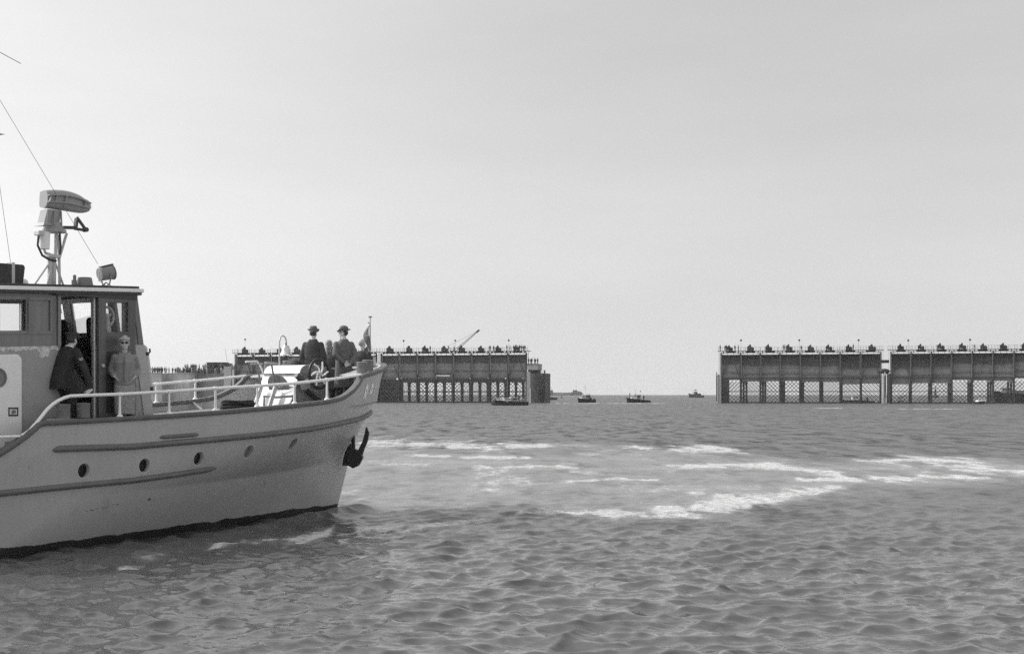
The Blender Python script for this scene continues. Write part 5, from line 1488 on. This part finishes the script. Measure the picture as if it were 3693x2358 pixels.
# ------------------------------------------------------------------ small standing people
M_tiny = [mat('tiny_coat_black', .025, .9), mat('tiny_coat_dark', .055, .9), mat('tiny_coat_grey', .12, .9), mat('tiny_coat_pale', .40, .9)]
def tiny_mesh(mt, kind):
    g = random.Random(kind * 7 + 1)
    m = MB(); lean_ = g.uniform(-.04, .04); wd = g.uniform(.9, 1.1)
    m.loft(rings_of([(0.0, -.09, .02, .06, .11), (.08, -.09, 0, .06, .07), (.5, -.085, 0, .075, .085), (.86, -.06, 0, .10, .11)], 8))
    m.loft(rings_of([(0.0, .10, .02, .06, .11), (.08, .10, 0, .06, .07), (.5, .09, 0, .075, .085), (.86, .06, 0, .10, .11)], 8))
    hem = (.48, .62, .80)[kind % 3]
    m.loft(rings_of([(hem, 0, 0, .21 * wd, .16), (.95, 0, 0, .185 * wd, .14), (1.25, lean_ / 2, 0, .21 * wd, .14), (1.40, lean_, 0, .17, .11), (1.47, lean_, 0, .06, .06), (1.54, lean_, .01, .055, .06)], 10))
    m.sphere((lean_, .01, 1.61), (.08, .1, .12), 10, 8)
    if kind % 2: m.lathe([(.15, 0), (.15, .015), (.09, .02), (.085, .1), (.01, .12)], Matrix.Translation((lean_, .01, 1.66)), 10)
    e = g.choice((0, 1))
    for sx in (-1, 1):
        el = Vector((sx * (.29 if kind % 3 else .33), -.03, 1.08)); wr = Vector((sx * .25, .08, .84)) if not (e and sx == 1) else Vector((sx * .13, .22, 1.2))
        m.cap((sx * .2 + lean_, 0, 1.36), el, .07, .06, 6); m.cap(el, wr, .058, .04, 6); m.sphere(wr, .05, 6, 5)
    me = m.build('person', mt, None, smooth=60)
    return me
PROT = {}
def tiny(loc, label, group=None, tone=None, kind=None, rz=None, sc=1.0):
    tone = rng.integers(0, 3) if tone is None else tone; kind = int(rng.integers(0, 6)) if kind is None else kind
    if (tone, kind) not in PROT:
        o = tiny_mesh(M_tiny[tone], kind); PROT[(tone, kind)] = o.data
    else:
        o = bpy.data.objects.new('person', PROT[(tone, kind)]); COL.objects.link(o)
    o.location = loc; o.rotation_euler = (0, 0, rng.uniform(0, 6.28) if rz is None else rz); o.scale = (sc * .86, sc * .86, sc * rng.uniform(.95, 1.03))
    return tag(o, label, 'person', group)
def on_walk(px, c, dy, label, group=None, **k):
    l = l_at(px); tiny(on_line(l, dy, c[3]), label, group, **k)
GL = 'standing figures gathered at the right end of the crane caisson walkway'
for i, px in enumerate((1827, 1835.6, 1847.6, 1857, 1863, 1867, 1872, 1876.5, 1881, 1885.5, 1889.5)):
    on_walk(px, cL2, .4 + .7 * (i % 3), 'tiny dark figure in the group at the right end of the crane caisson walkway', GL, tone=int(i % 2))
for px, lb in ((1549.7, 'lone tiny dark figure beside the third winch of the crane caisson'), (1615, 'lone tiny dark figure beside the fourth winch of the crane caisson'), (1636, 'tiny figure standing at the foot of the crane jib'),
               (1763, 'left of two tiny figures between the sixth and seventh winches of the crane caisson'), (1768, 'right of two tiny figures between the sixth and seventh winches of the crane caisson'),
               (1779, 'tiny slight figure just left of the seventh winch of the crane caisson')):
    on_walk(px, cL2, .5, lb, tone=0)
for px, lb in ((2596.7, 'tiny figure at the very left end of the right caisson walkway'), (2614.5, 'left of a close pair of tiny figures near the left end of the right caissons'), (2619.5, 'right of a close pair of tiny figures near the left end of the right caissons'),
               (2630, 'tiny figure at the left side of the first winch on the right caissons'), (2650, 'tiny figure just right of the first winch on the right caissons'), (2662, 'tiny paler figure between the first and second winches of the right caissons'),
               (2768.7, 'tiny figure against the third winch of the right caissons'), (2824.5, 'left of two tiny figures beside the fourth winch of the right caissons'), (2830, 'right of two tiny figures beside the fourth winch of the right caissons'),
               (2839, 'tiny figure touching the fourth winch of the right caissons'), (2889.6, 'tiny short figure between the fourth and fifth winches of the right caissons'), (3077, 'tiny figure just right of the seventh winch of the right caissons')):
    on_walk(px, cR1, .5, lb, tone=2 if '2662' in str(px) else 0, sc=.85 if px == 2889.6 else 1)
on_walk(3514, cR2, .5, 'tiny figure alone on the walkway of the last caisson at the right', tone=0, sc=.85)
for i, px in enumerate((1906, 1911.5, 1917, 1925, 1930.5, 1936.5)):
    o = on_line(l_at(px), .3 + .6 * (i % 2), 11.5); tiny(o, 'tiny dark figure standing on top of the sheet pile tower', 'standing figures on the sheet pile tower', tone=i % 2, sc=(.98, .9, 1.03)[i % 3])

# ------------------------------------------------------------------ the concrete quay at the left with its crowd
qa = l_at(300)
quay = empty('concrete_quay', on_line(qa), -TH); tag(quay, 'stepped concrete quay wall crowded with people behind the patrol boat', 'quay')
def ql(px): return l_at(px) - qa
M_qc = mat('quay_concrete', .42, .85, var=.18, scale=.35, dirt=(.2, .5, .7, .22), stretch=(1, 1, .2), spec=.2)
M_qd = mat('quay_concrete_shaded', .20, .85, var=.25, scale=.35, dirt=(.10, .5, .7, .22), stretch=(1, 1, .2), spec=.2)  # stain patches; darker overall tone stands in for faces turned from the sun
def slabq(name, a, b_, d0, d1, z0, z1, mt):
    return MB().span((ql(a), d0, z0), (ql(b_), d1, z1)).build(name, mt, quay, smooth=0)
slabq('wall_block', 300, 598, -2.5, 14, -1, 9.05, M_qc)
slabq('wall_block', 598, 698, .6, 14, -1, 9.0, M_qc)
slabq('wall_block', 698, 806, 2.2, 14, -1, 8.85, M_qd)
slabq('pillar', 806, 831, .4, 5, -1, 11.2, M_qc)
slabq('pillar', 838, 845, -.2, 3, -1, 10.2, M_pale)
m = MB()
for px in np.linspace(600, 800, 12): m.span((ql(px) - .05, 13.0, 9), (ql(px) + .05, 13.1, 10.1))
slabq('coping', 300, 598, -2.62, -1.9, 9.05, 9.25, M_qc); slabq('coping', 598, 698, .48, 1.2, 9.0, 9.22, M_qc); slabq('coping', 698, 806, 2.08, 2.9, 8.85, 9.05, M_qd)
slabq('upper_terrace', 610, 806, 7, 14, 9.0, 10.2, M_qd)
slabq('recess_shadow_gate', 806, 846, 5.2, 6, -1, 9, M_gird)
# shed
sh_ = empty('brick_shed', on_line(l_at(699), 9, 10.2), -TH); tag(sh_, 'flat roofed dark brick shed among the crowd on the quay', 'shed')
ws = l_at(771) - l_at(699)
M_brick = mat('dark_brick', .11, .85, var=.3, scale=2, stretch=(1, 1, 3))
MB().span((0, 0, 0), (ws * .82, 4, 2.35)).build('wall', M_brick, sh_, smooth=0)
MB().span((ws * .70, -.05, 0), (ws * .78, .05, 1.9)).build('door', M_pale, sh_, smooth=0)
MB().prism([(ws * .82, 0), (ws, 1.2), (ws, 4.2), (ws * .82, 4)], 0, 2.2).build('side_wing', M_brick, sh_, smooth=0)
MB().span((-.2, -.3, 2.36), (ws * .85, 4.2, 2.52)).build('roof', M_gird, sh_, smooth=0)
rk = empty('slatted_rack', on_line(l_at(783), 3.2, 8.85), -TH); tag(rk, 'pale slatted rack leaning beside the pillar on the quay', 'rack')
m = MB()
for i in range(6): m.beam((i * .32, 0, 0), (i * .32 + .45, .3, 1.45), .16, .05)
m.beam((0, 0, .12), (1.75, .0, .12), .06, .06); m.beam((.42, .3, 1.4), (2.1, .3, 1.4), .06, .06); m.build('slats', M_white, rk, smooth=0)
pm = empty('leaning_mast', at(826, 1330, 470), 0); pm.location.z = 9; tag(pm, 'thin leaning mast with a small pennant behind the pillar', 'mast')
tp = at(812, 1257, 470) - pm.location
MB().cyl((0, 0, 0), tp, .07, .03, 6).build('mast', M_steel, pm)
q = tp * .42; MB().loft([[q, q + Vector((.45, 0, -.5)), q + Vector((.1, 0, -1.0))], [q + Vector((0, .05, 0)), q + Vector((.45, .05, -.5)), q + Vector((.1, .05, -1.0))]]).build('pennant', M_gird, pm, smooth=0)
# crowd
LBL = ['tiny figure in black among the crowd on the concrete quay', 'tiny figure in dark clothes among the crowd on the concrete quay', 'tiny figure in grey among the crowd on the concrete quay', 'tiny figure in pale clothes among the crowd on the concrete quay']
for i in range(150):
    px = 300 + 30 * rng.random() + (i / 149) * 470
    px = float(np.clip(px, 300, 792)); d = rng.uniform(-1.6, 6) if px < 596 else rng.uniform(2.2, 7) if px < 698 else rng.uniform(3.2, 7)
    if 596 < px < 602: px += 6
    tone = int(rng.choice([0, 0, 1, 1, 2, 2, 3])); z = 9.05 if px < 598 else 9.0 if px < 698 else 8.85
    tiny(on_line(l_at(px), d, z), LBL[tone], 'crowd on the concrete quay', tone=tone, sc=1.22)
for i in range(34):
    px = 614 + 185 * (i + rng.random() * .8) / 34; tone = int(rng.choice([0, 0, 1, 2, 3])) 
    tiny(on_line(l_at(px), rng.uniform(7.6, 8.6) if 690 < px < 775 else rng.uniform(7.6, 13), 10.2), LBL[tone].replace('on the concrete quay', 'on the upper terrace of the quay'), 'crowd on the upper terrace', tone=tone, sc=1.2)
# far embankment between shed and caissons
eb = MB(); x0, x1 = at(745, 1400, 560).x, at(900, 1400, 560).x
eb.prism([(0, -1), (2, 9), (8, 13.6), (30, 14.0), (60, -1)], x0, x1, lambda u, v, w_: (w_, 556 + u, v))
tag(eb.build('embankment', mat('pale_embankment', .34, .9, var=.5, scale=.35, dirt=(.06, .48, .6, .5)), None, smooth=0), kind='structure')

# ------------------------------------------------------------------ boats
M_bhull = mat('black_hull', .018, .45, var=.3, scale=1.5)
M_bhull2 = mat('far_grey_hull', .075, .6, var=.2, scale=.8)
M_bgrey = mat('boat_grey', .30, .5, var=.15, scale=1)
M_bwhite = mat('boat_white', .80, .45, var=.08, scale=1)
M_bdark = mat('boat_dark', .05, .6, var=.2, scale=1)
def hull_mb(ln, bm_, h_bow, h_mid, h_st, flare=.25):
    """bow toward +x, waterline z 0"""
    m = MB(); N_ = 22; lev = [(-.5, .75), (0, .88), (.5, .96), (1, 1)]; rows = {1: [], -1: []}
    for v, bs in lev:
        r_ = {1: [], -1: []}
        for i in range(N_ + 1):
            u = i / N_; x = -ln / 2 + ln * u
            hz = (h_st + (h_mid - h_st) * (u / .5)) if u < .5 else h_mid + (h_bow - h_mid) * ((u - .5) / .5) ** 1.6
            half = bm_ / 2 * bs * (1 - max(0, (u - .35) / .65) ** (2.6 if v > .6 else 1.8)) * (.8 + .2 * min(1, u / .25))
            xx = x + (v if v > 0 else 0) * flare * h_bow * max(0, (u - .6) / .4) ** 2
            for sd in (1, -1): r_[sd].append(Vector((xx, sd * half, hz * v if v >= 0 else -.5)))
        for sd in (1, -1): rows[sd].append(r_[sd])
    rings = [list(a) + list(reversed(b_))[0:] for a, b_ in zip(rows[1], rows[-1])]
    return m.loft(rings)
def cabin(parent, a, b_, w0, z0, z1, mt, win=True, rake=.15, roofmt=None):
    m = MB().loft([[Vector((x, y, z)) for x, y in ((a, -w0), (b_ - (rake if z == z1 else 0), -w0), (b_ - (rake if z == z1 else 0), w0), (a, w0))] for z in (z0, z1)])
    c = m.build('cabin', mt, parent, smooth=0)
    MB().span((a - .1, -w0 - .1, z1), (b_ - rake + .15, w0 + .1, z1 + .08)).build('roof', roofmt or mt, c, smooth=0)
    if win:
        n_ = max(1, int((b_ - a) / .9)); st = (b_ - a - .3 - rake) / n_
        for k_ in range(n_):
            for sd in (-1, 1):
                MB().span((a + .2 + st * k_, sd * (w0 - .01), z0 + (z1 - z0) * .48), (a + .2 + st * (k_ + .75), sd * (w0 + .02), z0 + (z1 - z0) * .86)).build('window', M_bdark, c, smooth=0)
        MB().loft([[Vector((b_ - rake * q + .015, y, z0 + (z1 - z0) * q)) for y in (-w0 * .8, w0 * .8)] + [Vector((b_ - rake * q - .03, y, z0 + (z1 - z0) * q)) for y in (w0 * .8, -w0 * .8)] for q in (.5, .86)]).build('window', M_bdark, c, smooth=0)
    return c
def small_boat(px, py_w, ln, heading, label, hm, dims, name='motor_launch', group=None, Y=None):
    Y = Y or FPX * CAM_H / (py_w - EYE); root = empty(name, ((px - CXP) / FPX * Y, Y, 0), heading); tag(root, label, 'boat', group)
    hull_mb(ln, *dims).build('hull', hm, root, smooth=30)
    return root
def mast_(p, x, z0, z1, r=.04, yard=None):
    o = MB().cyl((x, 0, z0), (x, 0, z1), r, r * .5, 6)
    if yard: o.beam((x - yard, 0, z0 + (z1 - z0) * .7), (x + yard, 0, z0 + (z1 - z0) * .7), .03, .03)
    return o.build('mast', M_steel, p)
def crew(root, x, y, z, label):
    T = Matrix.Translation(root.location) @ Matrix.Rotation(root.rotation_euler.z, 4, 'Z'); tiny(T @ Vector((x, y, z)), label, tone=0)
G_ = 'boats waiting in the gap'
# black launch before the left caisson, bow to the left
b1 = small_boat(1845, 1461.5, 7.6, PI + .25, 'black hulled launch with white wheelhouse passing the right end of the left caissons', M_bhull, (2.4, 1.25, .95, .8))
MB().span((-3.4, -1.0, .72), (1.5, 1.0, .98)).build('deck', M_bgrey, b1, smooth=0)
cabin(b1, .3, 2.1, .75, 1.0, 1.62, M_bwhite); cabin(b1, -1.2, .4, .85, .9, 1.75, M_bgrey, roofmt=M_bwhite)
MB().prism([(2.0, 1.15), (3.3, 1.2), (3.3, 1.32), (2.0, 1.28)], -.5, .5, lambda u, v, w_: (u, w_, v)).build('foredeck', M_bwhite, b1, smooth=0)
mast_(b1, -.2, 1.7, 4.2, .035, .3)
m = MB()
for x in (2.4, 2.9, 3.4): m.cyl((x, .6, 1.2), (x, .6, 1.75), .03, n=6); m.cyl((x, -.6, 1.2), (x, -.6, 1.75), .03, n=6)
m.beam((2.4, -.6, 1.75), (3.4, -.6, 1.75), .04, .04); m.build('bow_rail', M_bwhite, b1)
m = MB().tube([(-2.2, 0, .9), (-2.9, 0, 2.1), (-3.3, 0, 2.5), (-4.2, 0, 2.55)], .03, 6); m.build('davit', M_steel, b1)
MB().beam((-2.4, -.3, 1.55), (-3.2, -.3, 1.3), .5, .12).build('white_cover', M_bwhite, b1, smooth=0)
MB().cyl((-2.7, -.4, .95), (-2.7, .4, .95), .33, n=12).build('drum', M_bdark, b1)
crew(b1, -1.7, .3, .9, 'tiny figure standing in the stern of the black launch'); crew(b1, 1.0, .6, .92, 'tiny figure beside the white wheelhouse of the black launch')
dg = small_boat(1792, 1461, 2.6, PI + .3, 'small dark dinghy pushed ahead of the black launch', M_bhull2, (1.2, .55, .45, .45), 'dinghy')
MB().span((-.3, -.5, .3), (-.1, .5, .36)).build('thwart', M_bgrey, dg, smooth=0)
# two launches in the gap
b2 = small_boat(2114, 1451.3, 6.8, PI + .75, 'black launch with white upper deck rail and tall mast, left of two in the gap', M_bhull, (2.4, 1.45, 1.0, .8), group=G_)
cabin(b2, -.6, 1.1, .8, 1.0, 2.3, M_bgrey, roofmt=M_bwhite); MB().span((-.3, -.75, 2.65), (.9, .75, 2.78)).build('awning', M_bwhite, b2, smooth=0)
m = MB()
for x in (-.25, .85):
    for y in (-.7, .7): m.cyl((x, y, 2.3), (x, y, 2.7), .035, n=6)
m.build('awning_post', M_bwhite, b2); mast_(b2, .3, 2.7, 5.4, .03, .4)
cabin(b2, 1.3, 2.5, .55, 1.1, 1.6, M_bwhite, win=False); MB().beam((-.8, 0, 2.3), (-2.2, 0, 1.0), .9, .1).build('canvas', M_bgrey, b2, smooth=0)
MB().cyl((-2.9, -.7, .85), (-2.9, .7, .85), .42, n=12).build('tyre', M_bdark, b2); MB().sphere((.9, 0, 4.6), .13, 8, 6).build('signal_ball', M_bdark, b2)
crew(b2, -1.3, .2, .9, 'tiny figure aft of the cabin on the left launch in the gap')
b3 = small_boat(2301, 1451, 8.2, PI + .55, 'black workboat with raised bow and low open stern, right of two in the gap', M_bhull, (2.6, 1.5, .85, .6), group=G_)
cabin(b3, -.4, 1.2, .8, 1.0, 2.25, M_bgrey); mast_(b3, 1.0, 2.3, 4.2, .035, .4); mast_(b3, -.9, 2.2, 3.6, .02)
MB().prism([(-1.2, 3.2), (-.75, 3.25), (-.9, 3.7)], -.03, .03, lambda u, v, w_: (u, w_, v)).build('flag', M_bdark, b3, smooth=0)
MB().span((1.7, -.5, 1.25), (2.6, .5, 1.5)).build('white_hatch', M_bwhite, b3, smooth=0); MB().beam((1.1, 0, 2.3), (.7, 0, 2.75), .15, .15).build('searchlight', M_bdark, b3)
crew(b3, -2.0, .2, .6, 'tiny figure standing aft on the right launch in the gap'); crew(b3, 3.2, .1, 1.3, 'tiny figure at the bow of the right launch in the gap')
# far coaster
b4 = small_boat(2511, 1433.8, 10.5, PI + .35, 'far grey vessel on the horizon with raised bridge, right of the gap', M_bhull2, (3.2, 3.0, 1.7, 1.5), 'fishing_vessel')
cabin(b4, -.4, 1.6, 1.0, 1.8, 3.9, M_bhull2); cabin(b4, -3.2, -.6, .9, 1.6, 2.7, M_bhull2); MB().span((1.8, -1.1, 2.0), (4.4, 1.1, 2.35)).build('pale_foredeck', M_bgrey, b4, smooth=0)
mast_(b4, 2.6, 2.0, 6.5, .06, .5); MB().span((-.2, -.6, 4.9), (1.4, .6, 5.4)).build('radar_scanner', M_bhull2, b4, smooth=0); MB().cyl((.6, 0, 3.9), (.6, 0, 5.0), .1, n=8).build('radar_post', M_bhull2, b4)
MB().span((-5.9, -.4, 3.0), (-4.6, .4, 3.35)).build('white_boat_cover', M_bwhite, b4, smooth=0); MB().cyl((-5.2, 0, 1.4), (-5.2, 0, 3.0), .06, n=6).build('davit', M_bhull2, b4)
# dark boat hidden by the tower, with a white lifebuoy
b5 = small_boat(1972, 1442, 9.0, .1, 'dark low boat with a white lifebuoy, half hidden by the sheet pile tower', M_bhull2, (3, 1.0, 1.1, 2.6))
cabin(b5, -3.8, -.6, 1.1, 1.3, 3.1, M_bgrey, win=False)
MB().tube([(-.0 + .55 * math.sin(a), -1.55, 1.9 + .55 * math.cos(a)) for a in np.linspace(R(25), R(335), 18)], .16, 8).build('lifebuoy', M_bwhite, b5)
# boats seen through the right caissons
b6 = small_boat(3077, 1449, 7.4, PI + .1, 'white cabin motorboat seen through the lattice under the right caisson', M_bhull, (2.2, .75, .55, .5))
MB().prism([(-3.2, .5), (3.0, .55), (3.5, .95), (1.6, 1.05), (-3.2, .85)], -.9, .9, lambda u, v, w_: (u, w_, v)).build('topside', M_bwhite, b6, smooth=0)
cabin(b6, -1.6, .5, .75, .85, 1.75, M_bwhite)
b7 = small_boat(3128, 1452.5, 3.6, PI, 'low dark workboat beside the last cross wall of the right caisson', M_bhull, (1.6, .55, .5, .5), Y=424)
MB().span((-.2, -.3, .5), (.3, .3, 1.6)).build('engine_box', M_bdark, b7, smooth=0)
b8 = small_boat(3535, 1456.5, 3.6, -PI / 2 + .25, 'small dark boat with white rails under the last caisson', M_bhull, (2.6, .8, .6, .6))
MB().prism([(-.5, .6), (.9, .6), (.7, 1.0), (-.4, 1.0)], -1.1, 1.1, lambda u, v, w_: (u, w_, v)).build('deckhouse', M_bwhite, b8, smooth=0)
m = MB()
for y in (-.9, -.4, .1, .6, 1.0): m.cyl((.6, y, .9), (.6, y, 1.75), .04, n=6)
m.build('rail_post', M_bwhite, b8); mast_(b8, 0, .9, 4.2, .03)
b9 = small_boat(3668, 1450, 13.5, PI - .12, 'large dark rounded tug seen through the lattice at the right edge', M_bhull, (4.6, 3.6, 2.7, 2.3), 'tug', Y=452)
cabin(b9, 2.2, 5.2, 1.4, 3.0, 4.6, M_bwhite); cabin(b9, -2.5, 1.2, 1.3, 2.5, 3.6, M_bgrey, win=False); mast_(b9, 1.6, 3, 7.5, .08, .6)
# beacon buoys
def buoy(px, pyw, h, label, s=1.0):
    Y = FPX * CAM_H / (pyw - EYE); r_ = empty('buoy', ((px - CXP) / FPX * Y, Y, 0)); tag(r_, label, 'buoy')
    MB().lathe([(.9 * s, -.3), (1.0 * s, .5 * s), (.5 * s, .9 * s), (.2 * s, 1.1 * s)], None, 14).build('float', M_bdark, r_)
    MB().lathe([(.35 * s, 1.0 * s), (.1 * s, h), (.02, h + .1)], None, 8).build('tower', M_bdark, r_)
buoy(2025, 1434.5, 2.4, 'small dark buoy on the water between the tower and the first launch', .8)
buoy(3373, 1434, 7.0, 'tall dark beacon buoy seen through the third gate of the last caisson', 2.4)
# far jetty on the horizon
jt = empty('far_jetty', at(1965, 1425, 2300), 0); jt.location.z = 0; tag(jt, 'low jetty along the horizon beyond the sheet pile tower', 'jetty')
M_far = mat('far_stone', .20, .9, var=.3, scale=.05)
def jx(px): return (px - 1965) / FPX * 2300
MB().span((jx(1940), 0, -1), (jx(2094), 20, 4.6)).build('embankment', M_far, jt, smooth=0)
MB().span((jx(1945), -6, 4.6), (jx(1994), 8, 8.3)).build('raised_deck', M_bdark, jt, smooth=0)
m = MB()
for px in np.linspace(1968, 1992, 6): m.span((jx(px), -5, 8.3), (jx(px) + .3, -4.7, 11))
m.span((jx(1966), -5, 10.6), (jx(1988), -4.7, 11)); m.build('railing', M_bgrey, jt, smooth=0)
MB().span((jx(2066), -3, 4.6), (jx(2081), 6, 8.5)).build('shed', M_bdark, jt, smooth=0)
m = MB()
for px in (1998, 2012, 2024): m.span((jx(px), -4, 1.0), (jx(px + 8), -.2, 2.2))
m.build('pale_boats', M_bgrey, jt, smooth=0)
MB().prism([(jx(2055), 0), (jx(2070), 0), (jx(2110), 0), (jx(2096), 5.4), (jx(2085), 7), (jx(2060), 5.2)], -8, -2, lambda u, v, w_: (u, w_, v)).build('dark_mound', M_bdark, jt, smooth=0)
m = MB(); m.cyl((jx(2078), 0, 8), (jx(2078), 0, 22), .15, n=5); m.build('mast', M_bgrey, jt)
# drifting spar seen through the first gate of the last caisson
dspar = empty('floating_spar', at(3255, 1440, 470), .2); dspar.location.z = 0; tag(dspar, 'dark floating spar and derrick seen through the first gate of the last caisson', 'spar')
m = MB().beam((-1.5, 0, 1.2), (1.4, 0, 2.1), .22, .22); m.beam((-1.2, 0, 0), (-1.5, 0, 1.2), .1, .1); m.beam((-.2, 0, 0), (-1.3, 0, 1.25), .1, .1); m.span((-1.8, -.4, -.2), (.3, .4, .3)); m.build('spar', M_gird, dspar, smooth=0)

# the air between: a thin sea haze over the whole place
mh = bpy.data.materials.new('haze_air'); mh.use_nodes = True
n_h = mh.node_tree; n_h.nodes.clear(); oh = n_h.nodes.new('ShaderNodeOutputMaterial'); vh = n_h.nodes.new('ShaderNodeVolumePrincipled')
vh.inputs['Color'].default_value = (.9, .9, .9, 1); vh.inputs['Density'].default_value = .0001; vh.inputs['Anisotropy'].default_value = .2
n_h.links.new(vh.outputs[0], oh.inputs['Volume'])
hz = MB().span((-2600, -60, -2.0), (2600, 3100, 40)).build('haze', mh, None, smooth=0)
tag(hz, kind='stuff')
